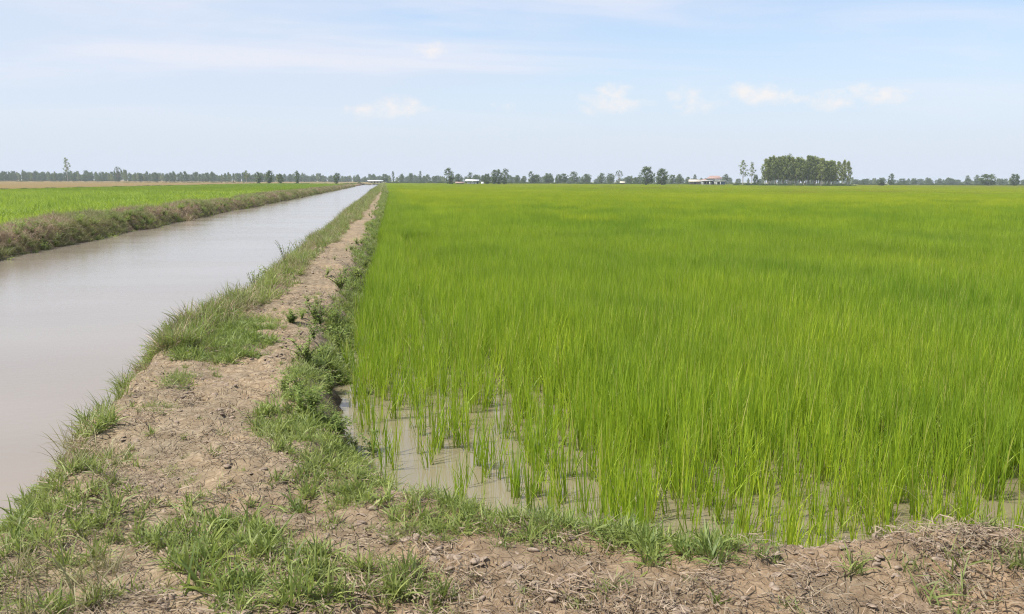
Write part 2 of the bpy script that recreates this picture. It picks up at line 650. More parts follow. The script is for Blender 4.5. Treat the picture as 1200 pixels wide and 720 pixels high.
def sheet(name, xs, ys, z, mat):
    A, B = np.meshgrid(np.asarray(xs, float), np.asarray(ys, float))
    n_y, n_x = A.shape
    ii = np.arange(n_y * n_x).reshape(n_y, n_x)
    Fq = np.stack([ii[:-1, :-1], ii[:-1, 1:], ii[1:, 1:], ii[1:, :-1]], -1).reshape(-1, 4)
    return obj(name, mesh(name, np.stack([A, B, np.full(A.shape, z)], -1), Fq, mat), kind='structure')


sheet('canal_water', [-12.5, -9, -5, -1.9], [-60, 0, 10, 30, 80, 200, 505], CANAL_Z,
      water_mat('muddy_canal_water', (0.212, 0.176, 0.138), (0.238, 0.200, 0.160), 0.12, 6.0, 2.0, 0.0028))
sheet('paddy_water', [-1.2, 3, 10, 40, 200, 905], [3.0, 6, 20, 80, 250, 605], PADDY_Z,
      water_mat('muddy_paddy_water', (0.175, 0.145, 0.085), (0.21, 0.18, 0.115), 0.03, 3.0, 1.0, 0.0006))

# ------------------------------------------------------------------ blades and scatter


def blades(n, length, width, lean, curve, spread, seed, segs=4, power=1.4, az=None, prof=0.55, basez=0.0, rr=None):
    """n curved tapering blades; length, width, lean, curve are (lo, hi) ranges"""
    g = np.random.default_rng(seed)
    L = g.uniform(*length, n)
    Wd = g.uniform(*width, n)
    th0 = g.uniform(*lean, n)
    cv = g.uniform(*curve, n)
    a = g.uniform(0, 2 * np.pi, n) if az is None else az
    rad = spread * np.sqrt(g.uniform(0, 1, n))
    ba = g.uniform(0, 2 * np.pi, n)
    pos = np.stack([rad * np.cos(ba), rad * np.sin(ba), np.full(n, basez)], -1)
    t = np.linspace(0, 1, segs + 1)
    dirv = np.stack([np.cos(a), np.sin(a), np.zeros(n)], -1)
    tw = g.uniform(-0.9, 0.9, n)
    side0 = np.stack([-np.sin(a), np.cos(a), np.zeros(n)], -1)
    V = np.zeros((n, segs + 1, 2, 3))
    p = pos.copy()
    for k in range(segs + 1):
        th = th0 + cv * t[k] ** power
        tang = dirv * np.sin(th)[:, None] + np.array([0, 0, 1.0]) * np.cos(th)[:, None]
        if k:
            p = p + 0.5 * (tang + ptang) * (L / segs)[:, None]
        ptang = tang
        nrm_ = np.cross(side0, tang)
        s = side0 * np.cos(tw)[:, None] + nrm_ * np.sin(tw)[:, None]
        wk = Wd * (prof + (1 - prof) * min(1, t[k] * 3)) * (1 - t[k] ** 2.2 * 0.96) * 0.5
        V[:, k, 0] = p - s * wk[:, None]
        V[:, k, 1] = p + s * wk[:, None]
    base = np.arange(n)[:, None] * (segs + 1) * 2
    F = []
    for k in range(segs):
        F.append(np.stack([base[:, 0] + 2 * k, base[:, 0] + 2 * k + 1, base[:, 0] + 2 * k + 3, base[:, 0] + 2 * k + 2], -1))
    F = np.concatenate(F)
    T = np.broadcast_to(t[None, :, None], (n, segs + 1, 2)).ravel()
    rv = (g.uniform(0, 1, n) if rr is None else rr)
    RV = np.broadcast_to(rv[:, None, None], (n, segs + 1, 2)).ravel()
    return V.reshape(-1, 3), F, T, RV


def join(parts):
    V, F, T, Rv, n = [], [], [], [], 0
    for (v, f, t, r) in parts:
        V.append(v)
        F.append(f + n)
        T.append(t)
        Rv.append(r)
        n += len(v)
    return np.concatenate(V), np.concatenate(F), np.concatenate(T), np.concatenate(Rv)


def blade_mesh(name, parts, mat):
    V, F, T, Rv = join(parts) if isinstance(parts, list) else parts
    return mesh(name, V, F, mat, {'t': T, 'rnd': Rv})


def patch_mesh(name, size, count, maker, mat, seed):
    """a square of many plants as one mesh, used again and again by the field objects"""
    g = np.random.default_rng(seed)
    parts = []
    for k in range(count):
        v, f, t, r = maker(seed * 1000 + k, g)
        r = np.clip(0.45 * r + 0.55 * g.uniform(0, 1), 0, 0.89)
        v = v + np.array([g.uniform(-size / 2, size / 2), g.uniform(-size / 2, size / 2), 0])
        parts.append((v, f, t, r))
    return blade_mesh(name, parts, mat)


_protos = {}


def proto_collection(name, meshes):
    c = bpy.data.collections.new(name)
    for i, me in enumerate(meshes):
        o = bpy.data.objects.new('%s_%02d' % (name, i), me)
        c.objects.link(o)
    return c


def scatter(name, pts, rot, scl, pick, coll, **props):
    me = bpy.data.meshes.new(name)
    n = len(pts)
    me.vertices.add(n)
    me.vertices.foreach_set('co', np.asarray(pts, dtype=np.float32).ravel())
    a = me.attributes.new('rot', 'FLOAT_VECTOR', 'POINT')
    a.data.foreach_set('vector', np.asarray(rot, dtype=np.float32).ravel())
    a = me.attributes.new('scl', 'FLOAT_VECTOR', 'POINT')
    sc = np.asarray(scl, dtype=np.float32)
    if sc.ndim == 1:
        sc = np.repeat(sc[:, None], 3, 1)
    a.data.foreach_set('vector', sc.ravel())
    a = me.attributes.new('pick', 'INT', 'POINT')
    a.data.foreach_set('value', np.asarray(pick, dtype=np.int32))
    o = obj(name, me, **props)
    o['kind'] = 'stuff'
    ng = bpy.data.node_groups.new(name + '_nodes', 'GeometryNodeTree')
    ng.interface.new_socket('Geometry', in_out='INPUT', socket_type='NodeSocketGeometry')
    ng.interface.new_socket('Geometry', in_out='OUTPUT', socket_type='NodeSocketGeometry')
    gi, go = ng.nodes.new('NodeGroupInput'), ng.nodes.new('NodeGroupOutput')
    iop = ng.nodes.new('GeometryNodeInstanceOnPoints')
    ci = ng.nodes.new('GeometryNodeCollectionInfo')
    ci.inputs['Collection'].default_value = coll
    ci.inputs['Separate Children'].default_value = True
    ci.inputs['Reset Children'].default_value = True
    ng.links.new(gi.outputs[0], iop.inputs['Points'])
    ng.links.new(ci.outputs[0], iop.inputs['Instance'])
    iop.inputs['Pick Instance'].default_value = True

    def named(nm, ty):
        x = ng.nodes.new('GeometryNodeInputNamedAttribute')
        x.data_type = ty
        x.inputs[0].default_value = nm
        return x.outputs[0]
    ng.links.new(named('pick', 'INT'), iop.inputs['Instance Index'])
    ng.links.new(named('rot', 'FLOAT_VECTOR'), iop.inputs['Rotation'])
    ng.links.new(named('scl', 'FLOAT_VECTOR'), iop.inputs['Scale'])
    ng.links.new(iop.outputs[0], go.inputs[0])
    md = o.modifiers.new('scatter', 'NODES')
    md.node_group = ng
    return o


def randrot(n, tilt=0.1, g=rng):
    return np.stack([g.normal(0, tilt, n), g.normal(0, tilt, n), g.uniform(0, 2 * np.pi, n)], -1)


# ------------------------------------------------------------------ rice
RICE_PATCH = (0.45, (0.10, 0.20, 0.020), 0.40)
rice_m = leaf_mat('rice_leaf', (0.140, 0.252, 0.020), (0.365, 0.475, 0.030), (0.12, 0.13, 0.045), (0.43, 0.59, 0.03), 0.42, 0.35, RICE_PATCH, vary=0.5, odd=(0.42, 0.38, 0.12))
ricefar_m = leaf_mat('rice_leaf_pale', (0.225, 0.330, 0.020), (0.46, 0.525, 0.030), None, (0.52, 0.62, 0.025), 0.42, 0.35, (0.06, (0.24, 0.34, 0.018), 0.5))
crop_m = leaf_mat('crop_leaf', (0.15, 0.26, 0.025), (0.40, 0.49, 0.06), None, (0.46, 0.6, 0.045), 0.42, 0.3, (0.35, (0.13, 0.22, 0.03), 0.75), odd=(0.52, 0.55, 0.2))
yellow_m = leaf_mat('rice_leaf_yellow', (0.29, 0.30, 0.035), (0.42, 0.41, 0.055), None, (0.42, 0.5, 0.035), 0.42, 0.3, (0.05, (0.2, 0.26, 0.02), 0.5))


def rice_hill(seed, n, h, segs=5, w=(0.0055, 0.0115), spread=0.04):
    a = blades(int(n * 0.7), (h * 0.72, h * 1.05), w, (0.0, 0.16), (0.0, 0.35), spread, seed, segs, 2.0)
    b = blades(int(n * 0.38), (h * 0.45, h * 0.82), w, (0.05, 0.35), (0.2, 1.2), spread, seed + 1, segs, 1.8)
    return join([a, b])


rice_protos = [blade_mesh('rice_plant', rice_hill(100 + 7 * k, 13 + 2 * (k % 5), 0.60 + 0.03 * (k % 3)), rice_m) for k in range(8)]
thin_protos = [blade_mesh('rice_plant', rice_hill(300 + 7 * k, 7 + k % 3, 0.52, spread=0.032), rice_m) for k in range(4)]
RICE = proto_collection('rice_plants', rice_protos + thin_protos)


def in_view(P_, m=140, zmax=1e9):
    px, py, zf = project(P_)
    return (zf > 1.0) & (px > -m) & (px < 1200 + m) & (py > -50) & (py < 720 + 2.0 * m) & (zf < zmax)


# the line of a low bund across the right part of the field
gap_a, gap_b = ground_at(820, 224.5, 0.55), ground_at(1260, 236.5, 0.55)
gap_n = np.array([-(gap_b - gap_a)[1], (gap_b - gap_a)[0]])
gap_n /= np.linalg.norm(gap_n)


def gap_dist(X, Y):
    return (X - gap_a[0]) * gap_n[0] + (Y - gap_a[1]) * gap_n[1]


NEAR = 30.0
N = 190000
X = rng.uniform(-2, 27, N)
Y = rng.uniform(3.5, 34, N)
f = X * SY + Y * CY
d = paddy_dist(X, Y)
corner = np.exp(-(((X - 0.30) / 0.62) ** 2 + ((Y - 6.2) / 1.25) ** 2))
dens = 0.46 + 0.50 * sstep(0.3, 2.6, d) + 0.45 * sstep(7.5, 9.5, Y) * sstep(1.5, 0.5, d) + 0.3 * sstep(11, 16, Y)
dens = dens * (1 - 0.36 * corner) * (0.72 + 0.55 * sstep(1.0, 2.4, X) + 0.8 * sstep(0.33, 0.62, fbm(X * 1.6, Y * 1.2, 51, 3)) * (1 - sstep(1, 3, d)) + 0.75 * sstep(1, 3, d))
area = 29.0 * 30.5
keep = (d > -0.09 - 0.10 * sstep(0.8, 2.5, X) - 0.3 * (fbm(X * 2.2, Y * 2.2, 57, 2) - 0.5)) & (f < NEAR) & (rng.uniform(0, 1, N) < dens * 72 * area / N)
P3 = np.stack([X, Y, np.full(N, PADDY_Z - 0.05)], -1)
keep &= in_view(P3, 420)
P3 = P3[keep]
d = d[keep]
px, py, zf = project(P3)
n = len(P3)
grow = 0.74 + 0.46 * fbm(P3[:, 0] * 0.45, P3[:, 1] * 0.28, 61, 4) + rng.normal(0, 0.07, n) - 0.20 * sstep(2.8, 0.2, d)
pick = rng.integers(0, 8, n)
thin = rng.uniform(0, 1, n) < np.maximum(sstep(2.4, 0.5, d) * 0.72, corner[keep] * 0.95)
pick[thin] = 8 + rng.integers(0, 4, thin.sum())
rot = randrot(n, 0.05)
# the 300 that show largest are plants of their own
vis = np.where((px > 20) & (px < 1185) & (py < 690), zf, 1e9)
order = np.argsort(vis)
own, rest = order[:300], order[300:]
Ys = np.concatenate([NEAR - 2 + 260 * rng.uniform(0, 1, 8200) ** 1.7, 8.8 + (NEAR - 8.8) * rng.uniform(0, 1, 800) ** 0.75])
Xs = paddy_edge(Ys) + np.where(Ys < NEAR - 2, rng.uniform(-0.02, 0.5, 9000) + 0.12 * sstep(14, 9, Ys), rng.uniform(-0.12, 1.5, 9000))
E3 = np.stack([Xs, Ys, np.full(9000, PADDY_Z - 0.05)], -1)
sE = np.interp(Ys, [30, 80, 280], [1.0, 1.5, 3.0]) * rng.uniform(0.9, 1.1, 9000)
aP, aR = np.concatenate([P3[rest], E3]), np.concatenate([rot[rest], randrot(9000, 0.05)])
aS = np.concatenate([np.stack([grow[rest] * 1.05, grow[rest] * 1.05, grow[rest]], -1), np.stack([sE, sE, rng.uniform(0.9, 1.05, 9000)], -1)])
scatter('rice_field', aP, aR, aS, np.concatenate([pick[rest], np.where(Ys < 13, rng.integers(8, 12, 9000), rng.integers(0, 8, 9000))]), RICE,
        label='dense bright green rice standing in water across the paddy', category='rice field')
for i in own:
    me = (rice_protos + thin_protos)[pick[i]]
    o = obj('rice_plant', me)
    o.location = P3[i]
    o.rotation_euler = rot[i]
    o.scale = (grow[i],) * 3
    body = 'thin sparse rice plant' if pick[i] >= 8 else 'full green rice clump'
    body = ('short ' if grow[i] < 0.86 else 'tall ' if grow[i] > 1.04 else '') + body
    row = 'at the water edge' if d[i] < 0.45 else ('a step out' if d[i] < 1.0 else 'farther out')
    if px[i] < 545:
        zone = 'in the open corner beside the bund'
    elif px[i] < 700:
        zone = 'behind the middle grass mat'
    elif px[i] < 875:
        zone = 'behind the large grass mat'
    elif px[i] < 990:
        zone = 'between grass mat and soil mound'
    else:
        zone = 'behind the soil mound'
    lab = body + ' ' + row + ' ' + zone
    grp = 'rice plants ' + zone
    o['label'], o['category'], o['group'] = lab, 'rice plant', grp


def patch_rice(h, blades_n, w, segs=3):
    def mk(seed, g):
        hh = h * g.uniform(0.74, 1.18)
        return rice_hill(seed, blades_n, hh, segs, w, 0.05)
    return mk


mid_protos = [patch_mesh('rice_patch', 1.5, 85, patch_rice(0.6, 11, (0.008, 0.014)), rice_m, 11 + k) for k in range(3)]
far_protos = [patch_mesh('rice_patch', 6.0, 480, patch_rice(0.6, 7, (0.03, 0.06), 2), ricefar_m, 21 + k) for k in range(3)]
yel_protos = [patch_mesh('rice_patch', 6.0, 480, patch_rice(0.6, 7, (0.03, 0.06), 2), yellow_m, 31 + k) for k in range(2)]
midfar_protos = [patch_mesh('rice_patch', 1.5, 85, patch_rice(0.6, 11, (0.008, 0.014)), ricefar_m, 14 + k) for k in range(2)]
FIELD = proto_collection('rice_patches', mid_protos + far_protos + yel_protos + midfar_protos)


def grid_pts(x0, x1, y0, y1, s, jit):
    a, b = np.meshgrid(np.arange(x0, x1, s), np.arange(y0, y1, s))
    a, b = a.ravel(), b.ravel()
    return a + rng.uniform(-jit, jit, len(a)) * s, b + rng.uniform(-jit, jit, len(b)) * s


X, Y = grid_pts(-1, 110, 25, 150, 1.38, 0.12)
f = X * SY + Y * CY
ok = (f > NEAR + 0.3) & (f < 130) & (X > paddy_edge(Y) + 0.75) & (np.abs(gap_dist(X, Y)) > 1.3)
P3 = np.stack([X, Y, np.full(len(X), PADDY_Z - 0.03)], -1)
ok &= in_view(P3, 120)
P3 = P3[ok]
n = len(P3)
sz = 0.90 + 0.24 * fbm(P3[:, 0] * 0.22, P3[:, 1] * 0.12, 62, 4) - 0.06 * sstep(0.55, 0.66, fbm(P3[:, 0] * 0.10, P3[:, 1] * 0.16, 65, 4))
X2, Y2 = grid_pts(3, 560, 90, PADDY_END - 4, 5.4, 0.15)
f2 = X2 * SY + Y2 * CY
Q3 = np.stack([X2, Y2, np.full(len(X2), PADDY_Z - 0.03)], -1)
ok = (f2 > 128) & (np.abs(gap_dist(X2, Y2)) > 3.4) & in_view(Q3, 60)
Q3 = Q3[ok]
gd = gap_dist(Q3[:, 0], Q3[:, 1])
n2 = len(Q3)
sz2 = 0.90 + 0.2 * fbm(Q3[:, 0] * 0.05, Q3[:, 1] * 0.03, 63, 4)
yel = (gd > 0) & (rng.uniform(0, 1, n2) < 0.25 + 0.6 * sstep(150, 350, Q3[:, 0]))
pick2 = np.where(yel, 6 + rng.integers(0, 2, n2), 3 + rng.integers(0, 3, n2))
turn = lambda k: np.stack([np.zeros(k), np.zeros(k), rng.integers(0, 4, k) * np.pi / 2], -1)
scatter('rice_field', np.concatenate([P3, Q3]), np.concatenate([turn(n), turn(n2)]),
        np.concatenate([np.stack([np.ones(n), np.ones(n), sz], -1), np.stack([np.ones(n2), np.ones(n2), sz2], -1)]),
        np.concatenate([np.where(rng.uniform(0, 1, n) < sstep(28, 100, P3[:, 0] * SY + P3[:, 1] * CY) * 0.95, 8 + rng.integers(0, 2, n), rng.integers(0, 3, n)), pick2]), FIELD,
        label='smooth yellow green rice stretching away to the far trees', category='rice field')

# crop on the far side of the canal
crop_protos = [patch_mesh('crop_patch', 2.0, 60, lambda s, g: join([blades(7, (0.30, 0.75), (0.025, 0.06), (0.05, 0.6), (0.2, 1.5), 0.08, s, 3, 1.6)]), crop_m, 41 + k) for k in range(3)]
crop_protos += [patch_mesh('crop_patch', 6.0, 420, patch_rice(0.55, 7, (0.04, 0.07), 2), crop_m, 51 + k) for k in range(2)]
CROP = proto_collection('crop_patches', crop_protos)
X, Y = grid_pts(-59, -13.2, 12, 130, 1.8, 0.15)
A = np.stack([X, Y, np.full(len(X), 0.03)], -1)
A = A[in_view(A, 120)]
X, Y = grid_pts(-57, -15, 132, 440, 5.2, 0.15)
B = np.stack([X, Y, np.full(len(X), 0.03)], -1)
B = B[in_view(B, 60)]
sz = np.concatenate([0.6 + 0.8 * fbm(A[:, 0] * 0.5, A[:, 1] * 0.35, 71, 3), 0.95 + 0 * B[:, 0]])
n = len(A) + len(B)
scatter('crop_field', np.concatenate([A, B]), turn(n), np.stack([np.ones(n), np.ones(n), sz], -1),
        np.concatenate([rng.integers(0, 3, len(A)), 3 + rng.integers(0, 2, len(B))]), CROP,
        label='bright green crop growing behind the far canal bank', category='crop field')

# ------------------------------------------------------------------ grass and weeds on the bunds
grass_m = leaf_mat('grass_blade', (0.105, 0.155, 0.035), (0.27, 0.325, 0.085), (0.22, 0.19, 0.10), (0.34, 0.44, 0.08), 0.36, 0.3, (0.8, (0.20, 0.215, 0.085), 0.55))
olive_m = leaf_mat('olive_grass', (0.135, 0.135, 0.055), (0.32, 0.30, 0.15), (0.22, 0.17, 0.10), (0.33, 0.35, 0.11), 0.3, 0.4, (0.5, (0.19, 0.17, 0.07), 0.6))
dry_m = leaf_mat('dry_grass', (0.22, 0.155, 0.095), (0.46, 0.36, 0.24), None, (0.4, 0.3, 0.18), 0.15, 0.3, None, 0.7)
weed_m = leaf_mat('weed_leaf', (0.125, 0.19, 0.045), (0.29, 0.355, 0.10), None, (0.36, 0.48, 0.09), 0.38, 0.3, (0.9, (0.10, 0.15, 0.03), 0.5))
stem_m = plain_mat('weed_stem', (0.10, 0.09, 0.045), (0.17, 0.15, 0.07), 20)

lush = [blade_mesh('grass_tuft', [blades(17, (0.08, 0.20), (0.007, 0.015), (0.3, 1.3), (0.2, 1.2), 0.055, 500 + 9 * k),
                                  blades(7, (0.08, 0.17), (0.008, 0.014), (0.0, 0.4), (0.1, 0.8), 0.04, 900 + 9 * k)], grass_m) for k in range(5)]
fine_ = [blade_mesh('grass_tuft', [blades(34, (0.05, 0.15), (0.004, 0.009), (0.2, 1.3), (0.2, 1.2), 0.10, 1500 + 9 * k, 3)], grass_m) for k in range(4)]
tall = [blade_mesh('grass_tuft', [blades(22, (0.16, 0.36), (0.006, 0.012), (0.1, 0.8), (0.2, 1.3), 0.07, 2500 + 9 * k, 5, 1.8)], grass_m) for k in range(3)]
oliv = [blade_mesh('grass_tuft', [blades(26, (0.14, 0.36), (0.004, 0.009), (0.1, 1.1), (0.3, 1.4), 0.09, 3500 + 9 * k, 4),
                                  ], olive_m) for k in range(3)]
dryt = [blade_mesh('grass_tuft', [blades(30, (0.12, 0.36), (0.003, 0.007), (0.3, 1.35), (0.1, 0.9), 0.10, 4500 + 9 * k, 4)], dry_m) for k in range(3)]
GRASS = proto_collection('grass_tufts', lush + fine_ + tall + oliv + dryt)      # 0-4 lush, 5-8 fine, 9-11 tall, 12-14 olive, 15-17 dry

# where the bunds carry grass: (photo x, y, half width, half height, density, kind mix, size)
SPOTS = [(25, 585, 60, 32, 1.0, 'LLF', .95), (110, 505, 30, 20, .8, 'LT', .9), (60, 605, 75, 55, .75, 'LLLF', .9), (15, 640, 50, 60, .6, 'LLF', .9), (0, 700, 90, 50, .7, 'OLLF', .75), (100, 690, 60, 35, .6, 'OLF', .85),
         (240, 665, 88, 48, 1.1, 'LLF', 1.0), (300, 690, 85, 36, 1.1, 'LLF', 1.0), (395, 690, 110, 38, 1.2, 'LLF', .95), (480, 700, 60, 22, .6, 'LF', .9),
         (405, 572, 72, 32, 1.5, 'LF', .9), (345, 590, 40, 18, .5, 'LF', .8), (455, 590, 40, 15, .7, 'LF', .8),
         (520, 608, 90, 30, 1.5, 'LF', .85), (610, 618, 70, 26, 1.4, 'LFF', .85), (470, 625, 40, 20, .7, 'LF', .8), (470, 660, 30, 14, .5, 'LF', .8),
         (780, 632, 78, 28, 1.6, 'LF', .9), (850, 645, 45, 16, 1.2, 'LF', .8), (720, 615, 25, 14, .6, 'LF', .8),
         (335, 497, 50, 22, 1.5, 'LF', .9), (385, 530, 50, 18, .9, 'LF', .9), (420, 545, 35, 20, .9, 'LF', .9),
         (245, 396, 66, 28, 1.5, 'LF', .9), (200, 408, 30, 16, .9, 'LF', .9), (300, 380, 40, 10, .6, 'F', .8),
         (125, 452, 28, 24, 1.0, 'LT', .8), (90, 505, 36, 30, .8, 'LO', .8), (110, 540, 45, 30, .6, 'LO', .8), (160, 585, 55, 25, .4, 'LF', .8), (205, 590, 50, 18, .4, 'LF', .8),
         (290, 600, 30, 18, .45, 'LF', .8), (255, 560, 60, 18, .15, 'F', .8), (330, 468, 25, 10, .5, 'F', .8), (208, 450, 18, 8, .7, 'F', .8), (255, 512, 22, 6, .5, 'F', .7),
         (180, 478, 20, 8, .5, 'F', .7), (365, 440, 24, 22, .9, 'LF', .9), (1000, 655, 24, 10, .5, 'F', .9), (1130, 672, 28, 12, .45, 'F', .8), (1110, 697, 40, 12, .45, 'F', .8),
         (1185, 655, 28, 14, .6, 'LF', .9), (1160, 690, 40, 16, .2, 'F', .8), (560, 690, 60, 18, .2, 'F', .8), (650, 700, 60, 16, .12, 'F', .8), (715, 688, 20, 8, .4, 'F', .8),
         (960, 690, 40, 12, .12, 'F', .8), (900, 640, 30, 8, .25, 'F', .8)]
KIND = {'L': (0, 5), 'F': (5, 9), 'T': (9, 12), 'O': (12, 15), 'D': (15, 18)}


def surf(X, Y):
    return np.stack([X, Y, terrain(X, Y)], -1)


pts, rots, scs, pks = [], [], [], []


def put(P_, pk, sc, tilt=0.15):
    pts.append(P_)
    pks.append(pk)
    scs.append(np.repeat(sc[:, None], 3, 1) if sc.ndim == 1 else sc)
    rots.append(randrot(len(P_), tilt))


def picks(kinds, n):
    ks = rng.integers(0, len(kinds), n)
    res = np.zeros(n, int)
    for i, k in enumerate(kinds):
        m = ks == i
        res[m] = rng.integers(*KIND[k], m.sum())
    return res


# near bunds
N = 26000
X, Y = rng.uniform(-3.4, 5.2, N), rng.uniform(2.2, 13, N)
C = surf(X, Y)
px, py, zf = project(C)
okb = (paddy_dist(X, Y) < 0.10) & (X > canal_edge(Y) - 0.02) & (C[:, 2] > -0.12)
patchn = fbm(X * 3.0, Y * 3.0, 81, 3)
best = np.full(N, -1.0)
which = np.zeros(N, int)
for i, (cx, cy_, rx, ry, den, kd, s) in enumerate(SPOTS):
    q = ((px - cx) / rx) ** 2 + ((py - cy_) / ry) ** 2
    v = den * sstep(1.5, 0.55, q + 2.6 * (patchn - 0.5))
    m = v > best
    best[m], which[m] = v[m], i
base_d = 0.05 + 0.25 * sstep(0.5, 0.72, patchn) * sstep(560, 640, py) * sstep(700, 400, px)
best = np.maximum(best * 0.62, base_d * 0.5)
acc = okb & (rng.uniform(0, 1, N) < best)
for i, (cx, cy_, rx, ry, den, kd, s) in enumerate(SPOTS):
    m = np.where(acc & (which == i))[0]
    if len(m) == 0:
        continue
    put(C[m], picks(kd, len(m)), s * rng.uniform(0.5, 1.1, len(m)) * (0.55 + 0.45 * np.minimum(1, best[m] / 0.4)))
# strips along both sides of the path further on
N = 60000
Y = 9 + (150 - 9) * rng.uniform(0, 1, N) ** 2.2
X = rng.uniform(-3.4, 1.2, N)
ce, pe = canal_edge(Y), paddy_edge(Y)
mid = np.interp(Y, [9, 14, 25, 45, 150], [-1.2, -1.1, -1.05, -0.75, -0.6]) + 0.06 * np.sin(Y * 0.5) + 0.22 * (fbm(Y * 0.25, Y * 0 + 2, 83, 3) - 0.5)
half = np.interp(Y, [8, 10, 13, 20, 50, 150], [0.62, 0.50, 0.37, 0.32, 0.26, 0.24]) + 0.22 * (fbm(X * 2 + 9, Y * 0.8, 84, 3) - 0.5)
off = np.abs(X - mid) - half
m = (X > ce) & (X < pe + 0.02) & (off > 0) & (rng.uniform(0, 1, N) < np.clip(0.15 + off * 3.0, 0, 1) * (0.35 + 0.9 * sstep(0.35, 0.6, fbm(X * 1.2, Y * 0.7, 85, 3))))
C = surf(X[m], Y[m])
ok = in_view(C, 60)
C = C[ok]
n = len(C)
leftside = C[:, 0] < mid[m][ok]
pk = np.where(leftside, picks('LLFOTD', n), picks('LFFLF', n))
put(C, pk, rng.uniform(0.55, 1.15, n) * np.where(C[:, 1] > 40, 1.25, 0.95))
# far bund beyond
N = 9000
Y = 120 + 380 * rng.uniform(0, 1, N) ** 1.5
X = rng.uniform(-2.7, 1.0, N)
C = surf(X, Y)
m = np.abs(X + 0.55) > 0.25
put(C[m], picks('LTO', m.sum()), rng.uniform(1.2, 2.0, m.sum()))
scatter('bund_grass', np.concatenate(pts), np.concatenate(rots), np.concatenate(scs), np.concatenate(pks), GRASS,
        label='patchy green grass growing over the earth bund', category='grass')

# far canal bank: rank olive grass with dry patches
pts, rots, scs, pks = [], [], [], []
N = 52000
Y = 14 + (330 - 14) * rng.uniform(0, 1, N) ** 2.0
X = left_edge(Y) - rng.uniform(-0.28, 3.4, N)
C = surf(X, Y)
ok = in_view(C, 120) & (C[:, 2] > -0.22)
C = C[ok]
e = left_edge(C[:, 1]) - C[:, 0]
n = len(C)
dn = fbm(C[:, 0] * 0.55, C[:, 1] * 0.30, 91, 3)
u = rng.uniform(0, 1, n)
keep = u < np.where(e > 2.2, 0.5, 1.0)
C, e, dn, u = C[keep], e[keep], dn[keep], u[keep]
n = len(C)
pk = picks('OOOLL', n)
dry = (dn > 0.53) & (e > 0.5) & (e < 2.6) & (rng.uniform(0, 1, n) < 0.85)
pk[dry] = picks('D', dry.sum())
put(C, pk, rng.uniform(0.6, 1.3, n) * (0.55 + 0.9 * fbm(C[:, 0] * 0.8, C[:, 1] * 0.5, 93, 3)) * np.where(C[:, 1] > 80, 1.35, 1.0), 0.3)
scatter('bank_grass', np.concatenate(pts), np.concatenate(rots), np.concatenate(scs), np.concatenate(pks), GRASS,
        label='rank olive and straw coloured grass covering the far canal bank', category='grass')

# straw and clods lying on the bare soil
litter_m = leaf_mat('dead_straw', (0.12, 0.085, 0.055), (0.34, 0.27, 0.19), None, (0.4, 0.3, 0.18), 0.08, 0.3, None, 0.8)


def litter(seed):
    g = np.random.default_rng(seed)
    n_ = 46
    v, f_, t, r = blades(n_, (0.018, 0.085), (0.003, 0.0075), (1.1, 1.62), (-0.7, 0.7), 0.13, seed, 3, 1.0, prof=0.9)
    v[:, 2] += np.repeat(g.uniform(0.002, 0.018, n_), 8)
    return blade_mesh('straw_litter', (v, f_, t, r), litter_m)


LIT = proto_collection('straw_bits', [litter(6000 + k) for k in range(5)])
N = 9000
X, Y = rng.uniform(-3.2, 5.4, N), rng.uniform(2.2, 14, N)
C = surf(X, Y)
px, py, zf = project(C)
f = X * SY + Y * CY
den = 0.10 + 0.9 * sstep(560, 640, py) * sstep(250, 480, px) + 0.5 * sstep(640, 700, py) + 0.25 * sstep(9, 6, Y)
m = (paddy_dist(X, Y) < -0.05) & (C[:, 2] > 0.12) & (rng.uniform(0, 1, N) < 0.7 * den * (0.35 + 0.9 * sstep(0.4, 0.6, fbm(X * 2, Y * 2, 97, 3))))
C = C[m]
C[:, 2] += 0.004
n = len(C)
scatter('straw_litter', C, randrot(n, 0.12), rng.uniform(0.6, 1.15, n), rng.integers(0, 5, n), LIT,
        label='dead straw lying over the bare soil in front of the paddy', category='straw')

soil_m = plain_mat('soil_clod', (0.165, 0.122, 0.088), (0.33, 0.262, 0.20), 1.3, 0.95, 0.4, 0.1)


def clod(seed):
    g = np.random.default_rng(seed)
    import bmesh
    bm = bmesh.new()
    bmesh.ops.create_icosphere(bm, subdivisions=2, radius=1)
    V = np.array([v.co[:] for v in bm.verts])
    F = np.array([[v.index for v in fc.verts] for fc in bm.faces])
    bm.free()
    k = g.normal(size=(5, 3))
    k /= np.linalg.norm(k, axis=1)[:, None]
    for kk in k:                                    # cut flat facets
        s_ = V @ kk
        lim = g.uniform(0.45, 0.8)
        V -= np.where(s_ > lim, s_ - lim, 0)[:, None] * kk
    V += g.normal(0, 0.04, V.shape)
    V *= np.array([1.0, g.uniform(0.5, 0.9), g.uniform(0.18, 0.45)])
    return mesh('soil_clod', V, F, soil_m)


CLOD = proto_collection('soil_clods', [clod(70 + k) for k in range(6)])
N = 26000
X, Y = rng.uniform(-3.0, 5.2, N), 2.4 + 22 * rng.uniform(0, 1, N) ** 1.7
C = surf(X, Y)
m = (paddy_dist(X, Y) < -0.25) & (X > canal_edge(Y) + 0.5) & (rng.uniform(0, 1, N) < 0.15 + 0.85 * sstep(0.45, 0.62, fbm(X * 1.7, Y * 1.7, 98, 3)))
C = C[m]
n = len(C)
scatter('soil_clods', C, randrot(n, 0.25), np.minimum(rng.gamma(1.8, 0.009, n) + 0.005, 0.034), rng.integers(0, 6, n), CLOD,
        label='small dry soil clods strewn along the bare path', category='clods')

